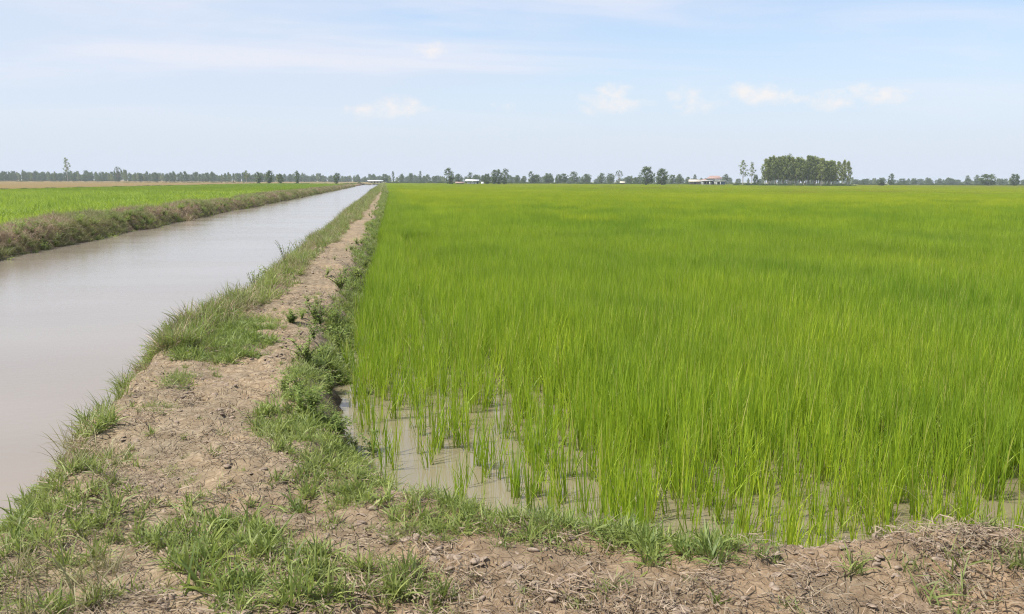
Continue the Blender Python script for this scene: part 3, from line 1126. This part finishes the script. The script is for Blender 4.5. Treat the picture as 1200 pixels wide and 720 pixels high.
# ------------------------------------------------------------------ single tufts and weeds that stand out
TUFTS = [
    (118, 470, tall, 1.0, 'tall grass tuft with long stalks leaning over the canal edge'),
    (208, 453, fine_, 1.3, 'small round grass tuft alone on the bare path crown'),
    (345, 600, lush, 0.9, 'small green grass tuft on dry soil below the leafy mat'),
    (292, 612, lush, 0.9, 'spiky grass tuft at the end of the bare path'),
    (165, 608, lush, 0.8, 'loose pale grass tuft beside the left tall grass'),
    (215, 608, tall, 0.45, 'slender upright grass shoot on the bare soil'),
    (240, 690, lush, 1.45, 'broad bladed lush grass tuft in the bottom foreground'),
    (345, 712, lush, 1.3, 'broad bladed grass tuft at the bottom edge'),
    (60, 640, tall, 0.75, 'tall bright grass tuft in the lower left corner'),
    (115, 700, olive_m and oliv, 1.0, 'wilted olive grass tuft with sprawling blades at bottom left'),
    (475, 668, lush, 0.8, 'isolated grass tuft on strawy ground below the mat'),
    (1000, 668, lush, 0.75, 'low grass tuft on the bare soil before the mound'),
    (1062, 660, fine_, 0.9, 'tiny dark grass tuft on the face of the mound'),
    (1186, 668, lush, 0.9, 'grass tuft at the right edge on the mound'),
    (1135, 678, fine_, 1.2, 'flat grass tuft on the soil right of the mound'),
    (1110, 702, fine_, 1.4, 'spreading grass tuft near the bottom right corner'),
    (760, 650, lush, 0.95, 'leafy grass tuft at the paddy edge left of centre mat'),
    (840, 655, lush, 0.95, 'leafy grass tuft at the right end of the edge mat'),
    (620, 632, lush, 0.8, 'low grass tuft at the water edge between the mats'),
    (332, 512, lush, 0.95, 'bright grass tuft on the right shoulder of the path'),
    (455, 590, lush, 0.9, 'grass tuft at the corner of the muddy water'),
    (720, 690, fine_, 0.9, 'faint small grass tuft amid the dead straw'),
]
for k, (px_, py_, kind_, s, lab) in enumerate(TUFTS):
    g0 = ground_at(px_, py_, 0.36)
    for _ in range(3):
        g0 = ground_at(px_, py_, float(terrain(g0[0], g0[1])))
    o = obj('grass_tuft', kind_[k % len(kind_)])
    o.location = (g0[0], g0[1], float(terrain(g0[0], g0[1])) - 0.005)
    o.rotation_euler = (0, 0, k * 1.7)
    o.scale = (s,) * 3
    o['label'], o['category'], o['group'] = lab, 'grass tuft', 'grass tufts on the bunds'


def forb(seed, h, n_st, leaf=(0.03, 0.06), leggy=False):
    """branching weed: stems with small pointed leaves"""
    g = np.random.default_rng(seed)
    mb = MB()
    LV, LF, LT, LR, n0 = [], [], [], [], 0
    for s_ in range(n_st):
        a = g.uniform(0, 2 * np.pi)
        ln = g.uniform(0.1, 0.55 if leggy else 0.9)
        k = 7
        t = np.linspace(0, 1, k)
        hh = h * g.uniform(0.6, 1.0)
        P_ = np.stack([np.cos(a) * ln * hh * t ** 1.5, np.sin(a) * ln * hh * t ** 1.5, hh * t * (1 - 0.25 * ln * t)], -1)
        P_ += g.normal(0, 0.008, P_.shape) * t[:, None]
        mb.tube(P_, np.linspace(0.005, 0.0015, k) * (1.0 + h), 4)
        m_ = 10 if leggy else 22
        for j in range(m_):
            tt = g.uniform(0.45 if leggy else 0.12, 1)
            i_ = min(int(tt * (k - 1)), k - 2)
            c0 = P_[i_] + (P_[i_ + 1] - P_[i_]) * (tt * (k - 1) - i_)
            L = g.uniform(*leaf)
            w = L * g.uniform(0.35, 0.55)
            la = g.uniform(0, 2 * np.pi)
            up = g.uniform(-0.2, 0.8)
            dv = np.array([math.cos(la) * math.cos(up), math.sin(la) * math.cos(up), math.sin(up)])
            sv = np.array([-math.sin(la), math.cos(la), g.uniform(-0.4, 0.4)])
            c1, c2 = c0 + dv * L * 0.5, c0 + dv * L - np.array([0, 0, L * 0.2])
            LV += [c0, c1 - sv * w / 2, c2, c1 + sv * w / 2]
            LF.append((n0, n0 + 1, n0 + 2, n0 + 3))
            LT += [0.3, 0.6, 0.9, 0.6]
            LR += [g.uniform(0, 1)] * 4
            n0 += 4
    st = mb.me('stem', stem_m)
    lv = mesh('leaves', np.array(LV), np.array(LF), weed_m, {'t': LT, 'rnd': LR})
    return st, lv


def weed(px_, py_, z, proto, s, lab, rz, group):
    g0 = ground_at(px_, py_, z)
    o = thing('leafy_weed', lab, 'weed', (g0[0], g0[1], float(terrain(g0[0], g0[1])) - 0.01), rz, group, s)
    obj('stem', proto[0], o)
    obj('leaves', proto[1], o)
    return o


bushy = [forb(800 + k, 0.38, 16) for k in range(4)]
leggy = [forb(850 + k, 0.62, 9, (0.03, 0.055), True) for k in range(3)]
WEEDS = [
    (372, 388, bushy, 1.0, 'bushy dark green weed on the path shoulder left of the rice', 0.2),
    (400, 352, bushy, 1.0, 'second leafy weed up the bund shoulder beside the rice', 0.2),
    (360, 440, bushy, 0.9, 'dark leafy weed above the eroded hollow in the bund', 0.2),
    (395, 405, bushy, 0.9, 'leafy weed low on the bund slope against the rice', 0.1),
    (418, 330, bushy, 0.9, 'leafy weed where the bund slope narrows', 0.2),
    (428, 310, bushy, 0.8, 'small leafy weed far up the bund slope', 0.2),
    (300, 350, leggy, 1.0, 'leggy weed with dark leaves standing up against the canal', 0.15),
    (335, 318, leggy, 1.0, 'tall leggy weed higher up the canal edge', 0.15),
    (350, 306, leggy, 0.9, 'thin stalked weed beside the tall leggy one', 0.15),
    (392, 262, bushy, 1.3, 'far bushy weed on the canal edge where the bund narrows', 0.15),
    (105, 482, leggy, 0.75, 'leggy weed with long bare stalks over the canal', 0.1),
    (385, 470, bushy, 0.75, 'leafy weed at the foot of the bund by the water', 0.05),
]
for k, (a, b, pr, s, lab, z) in enumerate(WEEDS):
    weed(a, b, z, pr[k % len(pr)], s, lab, k * 1.3, 'leafy weeds on the bund')
# the weeds between them, too many and tangled to count
WC = proto_collection('weed_tangle', [p for q in bushy for p in (q[1],)])
N = 2600
Y = 6.5 + 60 * rng.uniform(0, 1, N) ** 2
X = paddy_edge(Y) - rng.uniform(-0.28, 0.85, N)
C = surf(X, Y)
C[:, 2] = np.maximum(C[:, 2], -0.04)
m = (paddy_dist(X, Y) < 0.28) & (rng.uniform(0, 1, N) < 0.5 * sstep(0.44, 0.62, fbm(X * 1.5, Y * 0.8, 111, 3)) * np.clip(0.35 + (paddy_edge(Y) - X < 0.55), 0, 1))
X2 = canal_edge(Y) + rng.uniform(0.0, 0.5, N)
C2 = surf(X2, Y)
m2 = (rng.uniform(0, 1, N) < 0.22 * sstep(0.45, 0.6, fbm(Y * 0.8, Y * 0 + 4, 112, 3))) & (Y > 9)
N3 = 600
Y3 = 18 + 130 * rng.uniform(0, 1, N3) ** 1.8
X3 = left_edge(Y3) - rng.uniform(-0.1, 1.3, N3)
C3 = surf(X3, Y3)
m3 = in_view(C3, 100)
C = np.concatenate([C[m], C2[m2], C3[m3]])
n = len(C)
sc = np.concatenate([rng.uniform(0.3, 0.65, m.sum()), rng.uniform(0.4, 0.8, m2.sum()), rng.uniform(0.6, 1.2, m3.sum())])
scatter('weed_tangle', C, randrot(n, 0.15), sc, rng.integers(0, 4, n), WC, label='tangled leafy weeds on the bund slopes and the far canal bank', category='weeds')

# bent and dry rice stalks
stalk_m = leaf_mat('yellow_stalk', (0.30, 0.31, 0.07), (0.42, 0.40, 0.12), None, (0.4, 0.4, 0.1), 0.25)
STALKS = [(476, 452, 495, 395, 'fallen yellow rice blade slanting among the green rice at left'), (474, 470, 488, 430, 'curled yellow blade low in the rice by the bund'),
          (935, 545, 958, 515, 'pale bent blade leaning across the near rice'), (1096, 610, 1085, 552, 'long yellow blade standing out near the right mound')]
for k, (x0, y0, x1, y1, lab) in enumerate(STALKS):
    a = ground_at(x0, y0 + 35, 0.0)
    hh = 0.62
    v, f_, t, r = blades(1, (0.55, 0.6), (0.007, 0.009), (0.15, 0.2), (0.9, 1.5), 0.001, 40 + k, 7, 1.5, az=np.array([-math.pi * 0.04 if x1 > x0 else math.pi]))
    o = obj('rice_stalk', mesh('rice_stalk', v, f_, stalk_m, {'t': t, 'rnd': r}))
    o.location = (a[0], a[1], 0.0)
    o['label'], o['category'] = lab, 'rice stalk'

# heap of dry straw on the far bank
g0 = ground_at(214, 246, 0.45)
heap = [blades(260, (0.3, 0.9), (0.008, 0.016), (0.5, 1.5), (0.0, 0.7), 0.55, 77, 4), blades(120, (0.4, 0.9), (0.008, 0.014), (0.1, 0.8), (0.2, 0.8), 0.35, 78, 4)]
o = obj('straw_heap', blade_mesh('straw_heap', heap, dry_m))
o.location = (g0[0], g0[1], float(terrain(g0[0], g0[1])))
o['label'], o['category'] = 'pale heap of dry straw on top of the far canal bank', 'straw heap'

# ------------------------------------------------------------------ trees
bark_m = plain_mat('bark', (0.13, 0.105, 0.08), (0.26, 0.22, 0.18), 2, 0.9)
pale_bark_m = plain_mat('pale_bark', (0.27, 0.24, 0.20), (0.42, 0.39, 0.34), 2, 0.85)


def tree_leaf(name, a, b):
    return leaf_mat(name, a, b, None, (b[0] * 1.5, b[1] * 1.6, b[2] * 1.2), 0.22, vary=0.25)


euc_m = tree_leaf('eucalyptus_leaf', (0.125, 0.165, 0.04), (0.25, 0.285, 0.08))
round_m = tree_leaf('dark_tree_leaf', (0.045, 0.080, 0.020), (0.11, 0.155, 0.04))
bright_m = tree_leaf('green_tree_leaf', (0.050, 0.090, 0.02), (0.11, 0.16, 0.04))


def crown_mesh(centres, radii, per, leaf, mat, seed):
    g = np.random.default_rng(seed)
    n_ = len(centres) * per
    c = np.repeat(centres, per, 0)
    r_ = np.repeat(radii, per, 0)
    d_ = g.normal(size=(n_, 3))
    d_ /= np.linalg.norm(d_, axis=1)[:, None]
    p = c + d_ * r_ * (g.uniform(0, 1, n_) ** 0.5)[:, None]
    a = g.normal(size=(n_, 3))
    a[:, 2] *= 0.8
    a /= np.linalg.norm(a, axis=1)[:, None]
    b = np.cross(a, d_ + g.normal(0, 0.6, (n_, 3)))
    b /= np.linalg.norm(b, axis=1)[:, None] + 1e-6
    L = g.uniform(leaf * 0.6, leaf * 1.4, n_)[:, None]
    V = np.stack([p - a * L * 0.5, p + b * L * 0.28 + a * L * 0.05, p + a * L * 0.5, p - b * L * 0.28 + a * L * 0.05], 1)
    F = np.arange(n_ * 4).reshape(-1, 4)
    rv = np.repeat(np.clip(np.repeat(g.uniform(0, 1, len(centres)), per) * 0.6 + g.uniform(0, 0.4, n_), 0, 1), 4)
    return mesh('crown', V.reshape(-1, 3), F, mat, {'t': np.full(n_ * 4, 0.6), 'rnd': rv})


def make_tree(kind, seed, leafm=None):
    """unit trees about 10 m tall: returns (trunk mesh, crown mesh, half width)"""
    g = np.random.default_rng(seed)
    mb = MB()
    H = 10.0
    C_, Rd = [], []
    if kind == 'eucalyptus':
        top, lo, hw, nb = 9.6, 2.5, 1.9, 32
    elif kind == 'airy':
        top, lo, hw, nb = 9.6, 4.2, 1.7, 17
    elif kind == 'round':
        top, lo, hw, nb = 9.2, 1.3, 4.2, 34
    elif kind == 'umbrella':
        top, lo, hw, nb = 9.5, 5.6, 5.6, 24
    elif kind == 'column':
        top, lo, hw, nb = 9.7, 0.8, 2.3, 30
    lean = g.normal(0, 0.25, 2)
    zz = np.linspace(0, top * (0.6 if kind in ('round', 'umbrella') else 0.95), 8)
    tp = np.stack([lean[0] * (zz / H) ** 2 * 2 + g.normal(0, 0.05, 8), lean[1] * (zz / H) ** 2 * 2 + g.normal(0, 0.05, 8), zz - 0.15], -1)
    mb.tube(tp, np.linspace(0.24, 0.05, 8) * (1.3 if kind in ('round', 'umbrella') else 0.85), 7)
    for i in range(nb):
        u = (i + g.uniform(0, 1)) / nb
        z = lo + (top - lo) * u
        if kind in ('eucalyptus', 'airy'):
            rad = hw * (0.55 + 0.45 * math.sin(math.pi * min(1, u * 0.95 + 0.1))) * (1 - 0.65 * u ** 3)
            cr = g.uniform(0.6, 1.05) * (0.85 if kind == 'airy' else 1.0)
        elif kind == 'column':
            rad = hw * math.sin(math.pi * (0.12 + 0.80 * u)) * 0.8
            cr = g.uniform(0.7, 1.1)
        elif kind == 'umbrella':
            rad = hw * math.sqrt(max(0.02, 1 - u * 0.95))
            cr = g.uniform(0.8, 1.2)
        else:
            rad = hw * math.sin(math.pi * (0.14 + 0.78 * u)) ** 0.7 * 0.85
            cr = g.uniform(0.95, 1.6)
        a = i * 2.4 + g.uniform(-0.5, 0.5)
        rr = rad * g.uniform(0.35, 1.0) if kind != 'umbrella' else rad * g.uniform(0.75, 1.0)
        k_ = min(7, int(z / (zz[-1] + 1e-6) * 7))
        c = np.array([tp[k_, 0] + rr * math.cos(a), tp[k_, 1] + rr * math.sin(a), z])
        C_.append(c)
        Rd.append((cr, cr, cr * (0.55 if kind == 'umbrella' else 0.8)))
        if i % 2 == 0 or kind == 'umbrella':
            zb = min(zz[-1], max(lo * 0.6, z - rr * 0.8))
            b0 = np.array([np.interp(zb, zz, tp[:, 0]), np.interp(zb, zz, tp[:, 1]), zb])
            mdp = 0.5 * (b0 + c) + np.array([0, 0, -0.15 * rr])
            mb.tube(np.array([b0, mdp, c]), [0.085, 0.06, 0.025], 5)
    C_, Rd = np.array(C_), np.array(Rd)
    per = {'eucalyptus': 58, 'airy': 30, 'round': 60, 'umbrella': 26, 'column': 44}[kind]
    lf = {'eucalyptus': 0.42, 'airy': 0.40, 'round': 0.55, 'umbrella': 0.5, 'column': 0.45}[kind]
    m_ = leafm or {'eucalyptus': euc_m, 'airy': euc_m, 'round': round_m, 'umbrella': round_m, 'column': bright_m}[kind]
    bk = pale_bark_m if kind in ('eucalyptus', 'airy') else bark_m
    return mb.me('trunk', bk, True), crown_mesh(C_, Rd, per, lf, m_, seed + 1), hw


TREES = {k: [make_tree(k, 10 * i + s) for s in range(n_)] for i, (k, n_) in enumerate((('eucalyptus', 6), ('airy', 2), ('round', 5), ('umbrella', 2), ('column', 4)))}
_tc = [0]


def land(p):
    return max(float(terrain(p[0], p[1], False)), 0.0)


def plant_tree(px_, top, wpx, dist, kind, lab, group=None, v=None, name='tree'):
    b = at_dist(px_, 213, dist)
    z0 = land(b)
    t = at_dist(px_, top, dist)
    h = max(1.5, t[2] - z0)
    tr, cr, hw = TREES[kind][(_tc[0] if v is None else v) % len(TREES[kind])]
    wm = wpx * dist / FPX
    sxy = wm / (2 * (hw + 0.55)) * {'column': 1.4, 'round': 1.2, 'airy': 1.2}.get(kind, 1.0)
    _tc[0] += 1
    o = thing(name, lab, 'tree', (b[0], b[1], z0), _tc[0] * 2.1, group, (sxy, sxy, h / 10.0))
    obj('trunk', tr, o)
    obj('crown', cr, o)
    return o


# the grove of eucalyptus: three rows
ORD = ('first second third fourth fifth sixth seventh eighth ninth tenth eleventh twelfth thirteenth fourteenth fifteenth sixteenth').split()
gx_tops = [(897, 186), (901, 183), (906, 182), (912, 181), (917, 182.5), (922, 182), (928, 184), (934, 182.5), (940, 187.5), (946, 181), (951, 182.5),
           (956, 184), (962, 185), (968, 186.5), (974, 187), (982, 188.5)]
for row in range(3):
    for k, (a, b) in enumerate(gx_tops):
        lab_ = '%s slender pale trunked tree from the left in the front row of the grove' % ORD[k] if row == 0 else 'slender pale trunked tree in the rows behind the front of the grove'
        if row and k == len(gx_tops) - 1:
            continue
        plant_tree(a + (row * 2.1) + random.uniform(-1, 1), b + row * 0.8 + random.uniform(-1.0, 2.2), random.uniform(10.5, 14), 430 + row * 9 + random.uniform(-2, 2), 'eucalyptus',
                   lab_, 'trees of the dense grove', name='eucalyptus_tree')
plant_tree(993.5, 188.5, 11, 432, 'eucalyptus', 'slender tree standing just off the right end of the grove', name='eucalyptus_tree')
plant_tree(870.5, 187.3, 12, 450, 'airy', 'taller tree of the slender pair left of the grove', name='eucalyptus_tree', v=0)
plant_tree(881, 190, 10, 455, 'airy', 'shorter tree of the slender pair left of the grove', name='eucalyptus_tree', v=1)
plant_tree(885, 204, 8, 448, 'round', 'small round tree under the slender pair')
plant_tree(988, 187.5, 10, 436, 'eucalyptus', 'last slender tree closing the right end of the dense grove', name='eucalyptus_tree')
plant_tree(79.5, 184.5, 9.5, 600, 'airy', 'tall lone slender tree rising above the distant left tree line', name='eucalyptus_tree', v=1)
plant_tree(138.5, 195, 12.5, 640, 'umbrella', 'umbrella crowned lone tree rising from the left tree line')
plant_tree(527, 197, 12.5, 430, 'column', 'lone dark tree left of the white roofed shed')
for (a, b, c, k, lab) in ((571, 203, 9, 'round', 'lowest tree at the left of the clump beside the shed'), (579, 199, 10, 'column', 'bushy second tree of the clump beside the shed'),
                          (584.5, 198.5, 9, 'column', 'tall third tree of the clump beside the shed'), (591.5, 198, 10, 'column', 'dark tree at the right end of the clump beside the shed')):
    plant_tree(a, b, c, 435, k, lab)
plant_tree(758, 194.5, 19, 430, 'round', 'big round dark tree left of its twin in mid field')
plant_tree(775.5, 196.8, 18, 432, 'round', 'slightly lower twin of the big round dark tree')
plant_tree(725, 199.3, 12, 600, 'umbrella', 'airy spreading tree above a small cream roofed hut', v=1)
plant_tree(1033, 208, 13, 470, 'round', 'low round dark bush tree right of the grove')
plant_tree(1044, 203.3, 7.5, 560, 'column', 'narrow upright tree behind the low round bush tree')
plant_tree(1158, 203.7, 23, 560, 'round', 'broad dome shaped tree towards the right edge')
plant_tree(1188.5, 203.3, 13, 540, 'round', 'domed tree nearest the right edge')
for (a, b, c, k, lab) in ((303, 201.5, 8, 'column', 'leftmost small green tree of the row beyond the canal'), (315.5, 199.7, 11, 'column', 'largest small green tree of the row beyond the canal'),
                          (328.5, 203.3, 9, 'round', 'low round dark tree of the row beyond the canal'), (348.5, 200, 6.5, 'column', 'narrow upright tree of the row beyond the canal'),
                          (394, 202.8, 8, 'column', 'lone small tree nearest the end of the canal'), (289, 199.5, 7, 'airy', 'thin tree before the left tree line beside the small green row')):
    plant_tree(a, b, c, 440, k, lab)
MID = [(623, 201, 8, 'column'), (629, 204.5, 11, 'round'), (642, 202.7, 15, 'round'), (655, 204, 9, 'round'), (661, 203, 12, 'round'), (673, 201, 11, 'column'), (687, 203.5, 13, 'round'),
       (704, 202.7, 9, 'column'), (715, 203, 11, 'round'), (737, 206, 11, 'round'), (745, 207.5, 8, 'round'), (788, 204.5, 11, 'round'), (796, 203.7, 9, 'round'), (806, 207, 7, 'round'),
       (814, 204, 5, 'round'), (850.5, 204, 8, 'column'), (537, 203.5, 11, 'round'), (550, 202, 7, 'column'), (558, 204.3, 9, 'round'), (566, 205, 8, 'round'), (606, 205, 9, 'round'), (614, 206, 8, 'round')]
MID.sort()
for lo_, hi_, what in ((0, 568, 'hazy tree from the left behind the white roofed shed'), (568, 760, 'hazy tree line tree from the left between shed clump and big twin trees'),
                       (760, 1200, 'hazy tree from the left between big twin trees and slender pair')):
    for q, (a, b, c, k) in enumerate([m for m in MID if lo_ <= m[0] < hi_]):
        plant_tree(a, b, c, 640 + random.uniform(-40, 60), k, ORD[q] + ' ' + what, 'trees lining the far side of the paddy')
FAR = [(451, 203.5, 9, 'round'), (461, 200.5, 3.5, 'column'), (471, 203.7, 5, 'column'), (480, 203, 6, 'column'), (492.5, 200.5, 4, 'column'), (501, 204, 6, 'round'), (509, 206, 7, 'round'),
       (1057, 209, 12, 'round'), (1071, 208.7, 8, 'round'), (1086, 208, 5, 'column'), (1101, 209, 7, 'round'), (1115, 209.3, 9, 'round'), (1134, 205.7, 6, 'column'), (1144, 205, 7, 'column'),
       (1172, 209, 9, 'round'), (1012, 209.8, 8, 'round'), (1003, 210, 9, 'round')]
FAR.sort()
for lo_, hi_, what in ((0, 600, 'small faded horizon tree from the left between canal end and lone dark tree'), (600, 1030, 'small faded horizon tree from the left beside the grove end'),
                       (1030, 1300, 'small faded horizon tree from the left, right of the low round bush tree')):
    for q, (a, b, c, k) in enumerate([m for m in FAR if lo_ <= m[0] < hi_]):
        plant_tree(a, b, c, 820 + random.uniform(-40, 80), k, ORD[q] + ' ' + what, 'far trees on the horizon')

# the continuous wood along the horizon
WOOD = bpy.data.collections.new('wood_trees')
wn = []
for k, v_ in (('round', 4), ('column', 3), ('eucalyptus', 2)):
    for j in range(v_):
        tr, cr, hw = TREES[k][j]
        nv = len(tr.vertices)
        V = np.zeros((len(cr.vertices), 3), dtype=np.float32)
        cr.vertices.foreach_get('co', V.ravel())
        V = np.empty(len(cr.vertices) * 3, dtype=np.float32)
        cr.vertices.foreach_get('co', V)
        wn.append(cr)
for j, cr in enumerate(wn):
    WOOD.objects.link(bpy.data.objects.new('wood_trees_%02d' % j, cr))
pts_, scl_, = [], []
for px_ in np.arange(-90, 1290, 2.1):
    a = px_ + random.uniform(-1.2, 1.2)
    if a < 455:
        top = np.interp(a, [-90, 60, 200, 300, 440], [202.4, 202.2, 203.0, 204.4, 207.0]) + random.gauss(0, 1.4)
        dist = random.uniform(900, 1080) if a < 330 else random.uniform(1050, 1300)
        layers = 2
    else:
        top = np.interp(a, [455, 640, 760, 900, 1010, 1200], [207.2, 207.6, 208.4, 209.8, 211, 210.4]) + random.gauss(0, 1.2)
        dist = random.uniform(950, 1200)
        layers = 2 if random.random() < 0.7 else 0
    for l in range(layers):
        dd = dist + l * 60
        b = at_dist(a + random.uniform(-1, 1), 212, dd)
        t = at_dist(a, top + l * 0.7, dd)
        h = max(2.5, t[2])
        w = random.uniform(5, 8.5) * dd / FPX / 8.0
        pts_.append((b[0], b[1], -0.13 * h))
        scl_.append((w, w, 1.13 * h / 9.6))
n = len(pts_)
scatter('distant_wood', pts_, np.stack([np.zeros(n), np.zeros(n), rng.uniform(0, 6.28, n)], -1), scl_, rng.integers(0, len(wn), n), WOOD,
        label='long low blue green wood along the horizon', category='wood')
# scrub along field edges
pts_, scl_ = [], []
for (x0, x1, y_, dist, hh, step) in ((455, 1260, 214, 610, 1.2, 2.2), (455, 820, 213, 560, 0.9, 3.0), (-60, 300, 212, 640, 0.35, 5.0), (330, 450, 214, 445, 0.5, 4.0), (893, 1003, 217, 428, 0.9, 1.6), (860, 893, 217, 446, 0.9, 2)):
    for a in np.arange(x0, x1, step):
        dd = dist + random.uniform(-12, 12) * dist / 450
        b = at_dist(a + random.uniform(-1, 1), y_, dd)
        w = random.uniform(0.25, 0.6)
        pts_.append((b[0], b[1], land(b) - 0.1))
        scl_.append((w, w, hh * random.uniform(0.6, 1.6) / 9.2))
for yy in np.arange(70, 430, 1.6):
    w = random.uniform(0.15, 0.4)
    pts_.append((-59 + random.uniform(-.6, .6), yy, 0.0))
    scl_.append((w, w, random.uniform(0.25, 0.6) / 9.2))
n = len(pts_)
scatter('scrub', pts_, np.stack([np.zeros(n), np.zeros(n), rng.uniform(0, 6.28, n)], -1), scl_, rng.integers(0, 4, n), WOOD,
        label='low scrub along the far field edges', category='scrub')

# ------------------------------------------------------------------ buildings far across the fields
white_m = plain_mat('white_wall', (0.66, 0.66, 0.66), (0.80, 0.80, 0.79), 0.6)
metal_m = plain_mat('pale_metal_roof', (0.62, 0.64, 0.62), (0.80, 0.80, 0.77), 0.5, 0.5)
red_m = plain_mat('red_roof', (0.27, 0.18, 0.15), (0.36, 0.25, 0.215), 0.8)
cream_m = plain_mat('cream_roof', (0.50, 0.44, 0.34), (0.62, 0.56, 0.45), 0.8)
dark_m = plain_mat('dark_opening', (0.035, 0.04, 0.045), (0.06, 0.065, 0.07), 1, 0.4)
blue_m = plain_mat('blue_paint', (0.12, 0.20, 0.38), (0.17, 0.27, 0.45), 1, 0.6)
wood_m = plain_mat('weathered_post', (0.16, 0.13, 0.10), (0.27, 0.23, 0.18), 2)


def gable(mb, x0, x1, y0, y1, z0, z1, th=0.12):
    ym = 0.5 * (y0 + y1)
    for (ya, yb) in ((y0, ym), (y1, ym)):
        V = [(x0, ya, z0), (x1, ya, z0), (x1, yb, z1), (x0, yb, z1), (x0, ya, z0 + th), (x1, ya, z0 + th), (x1, yb, z1 + th), (x0, yb, z1 + th)]
        mb.add(V, [(0, 1, 2, 3), (7, 6, 5, 4), (0, 4, 5, 1), (1, 5, 6, 2), (2, 6, 7, 3), (3, 7, 4, 0)])
    return mb


def hip(mb, x0, x1, y0, y1, z0, z1, ins, th=0.12):
    ym = 0.5 * (y0 + y1)
    V = [(x0, y0, z0), (x1, y0, z0), (x1, y1, z0), (x0, y1, z0), (x0, y0, z0 + th), (x1, y0, z0 + th), (x1, y1, z0 + th), (x0, y1, z0 + th), (x0 + ins, ym, z1), (x1 - ins, ym, z1)]
    mb.add(V, [(3, 2, 1, 0), (0, 1, 5, 4), (1, 2, 6, 5), (2, 3, 7, 6), (3, 0, 4, 7), (4, 5, 9, 8), (6, 7, 8, 9)], [(5, 6, 9), (7, 4, 8)])
    return mb


def building(name, lab, px_, dist, cat='building'):
    b = at_dist(px_, 213, dist)
    return thing(name, lab, cat, (b[0], b[1], land(b)), -YAW - (px_ - 600) / FPX)


def part(name, mb, m_, parent):
    return obj(name, mb.me(name, m_), parent)


# white shed
s = building('shed', 'open white shed with a pale metal roof between the lone tree and clump', 553.5, 470, 'shed')
part('wall', MB().box(-2.7, 2.2, 0, 4, 0, 1.3), white_m, s)
part('roof', gable(MB(), -3.6, 3.6, -0.9, 5, 1.95, 2.75), metal_m, s)
for x_ in (-3.2, -1.0, 1.2, 3.2):
    part('post', MB().box(x_ - .09, x_ + .09, -0.5, -0.32, 0, 2.02), wood_m, s)
part('opening', MB().box(2.3, 3.1, 0.2, 3.8, 0, 1.95), dark_m, s)
part('wall', MB().box(4.6, 6.0, 1, 3, 0, 1.6), white_m, s)
s = building('hut', 'low hut with a pinkish roof beside the lone dark tree', 539, 480, 'hut')
part('wall', MB().box(-2.0, 2.0, 0, 3, 0, 0.9), wood_m, s)
part('roof', gable(MB(), -2.5, 2.5, -0.5, 3.5, 0.9, 1.5), red_m, s)
# long white roof at the end of the canal
s = building('long_shed', 'long low white roofed shed past the end of the canal', 440, 760, 'shed')
part('wall', MB().box(-6, 6, 0, 5, 0, 1.4), cream_m, s)
part('roof', gable(MB(), -6.6, 6.6, -0.6, 5.6, 1.4, 2.2), metal_m, s)
for x_ in (-4, -1.4, 1.2, 3.8):
    part('opening', MB().box(x_, x_ + 1.2, -0.06, 0.2, 0.1, 1.1), dark_m, s)
# house with red roof
s = building('house', 'white house with a red hipped roof left of the slender tree pair', 836.5, 520, 'house')
s.scale = (1.05, 1, 1.2)
part('wall', MB().box(-6.2, 6.2, 0.8, 8, 0, 2.3), white_m, s)
part('upper_wall', MB().box(-2.9, 3.6, 1.6, 7, 2.62, 3.3), white_m, s)
part('roof', hip(MB(), -4.2, 4.8, 0.2, 8.2, 3.3, 4.75, 2.4), red_m, s)
part('roof', hip(MB(), -7.0, -3.2, 0.2, 7.5, 2.5, 3.2, 1.6), red_m, s)
part('awning', MB().box(-6.8, -0.4, -1.6, 0.9, 2.2, 2.5), white_m, s)
part('awning', MB().box(0.6, 6.9, -1.6, 0.9, 2.0, 2.3), white_m, s)
for x_ in (-6.3, -2.2, 1.6, 3.6):
    part('column', MB().box(x_ - .22, x_ + .22, -1.4, -1.0, 0, 2.1), white_m, s)
for x_ in (-5.2, -3.6):
    part('window', MB().box(x_, x_ + 1.1, 0.72, 0.9, 0.7, 1.9), dark_m, s)
part('door', MB().box(-1.2, 0.2, 0.70, 0.9, 0, 2.0), dark_m, s)
part('shutter', MB().box(3.8, 6.0, 0.66, 0.9, 0.1, 1.9), blue_m, s)
part('window', MB().box(2.0, 3.2, 0.72, 0.9, 0.6, 1.9), dark_m, s)
s = building('house', 'long cream roofed house partly behind trees left of the red roof', 814.5, 545, 'house')
part('wall', MB().box(-3.4, 3.4, 0, 6, 0, 2.2), wood_m, s)
part('roof', gable(MB(), -3.9, 3.9, -0.7, 6.7, 2.2, 3.4), cream_m, s)
part('door', MB().box(-0.5, 0.5, -0.06, 0.1, 0, 1.9), dark_m, s)
s = building('hut', 'small cream roofed hut below the airy spreading tree', 729.5, 560, 'hut')
part('wall', MB().box(-1.2, 1.2, 0, 2.5, 0, 1.2), wood_m, s)
part('roof', gable(MB(), -1.7, 1.7, -0.5, 3, 1.2, 2.1), cream_m, s)

# ------------------------------------------------------------------ haze: one closed box of even air over all of it
hm, hnt = mat_new('haze_air')
pv = node(hnt, 'ShaderNodeVolumePrincipled')
pv.inputs['Color'].default_value = (0.84, 0.92, 1.0, 1)
pv.inputs['Density'].default_value = 0.00021
pv.inputs['Anisotropy'].default_value = 0.0
ho = node(hnt, 'ShaderNodeOutputMaterial')
link(hnt, pv.outputs[0], ho.inputs['Volume'])
obj('haze', MB().box(-4400, 4400, -600, 4400, -1.9, 24).me('haze', hm), kind='stuff')
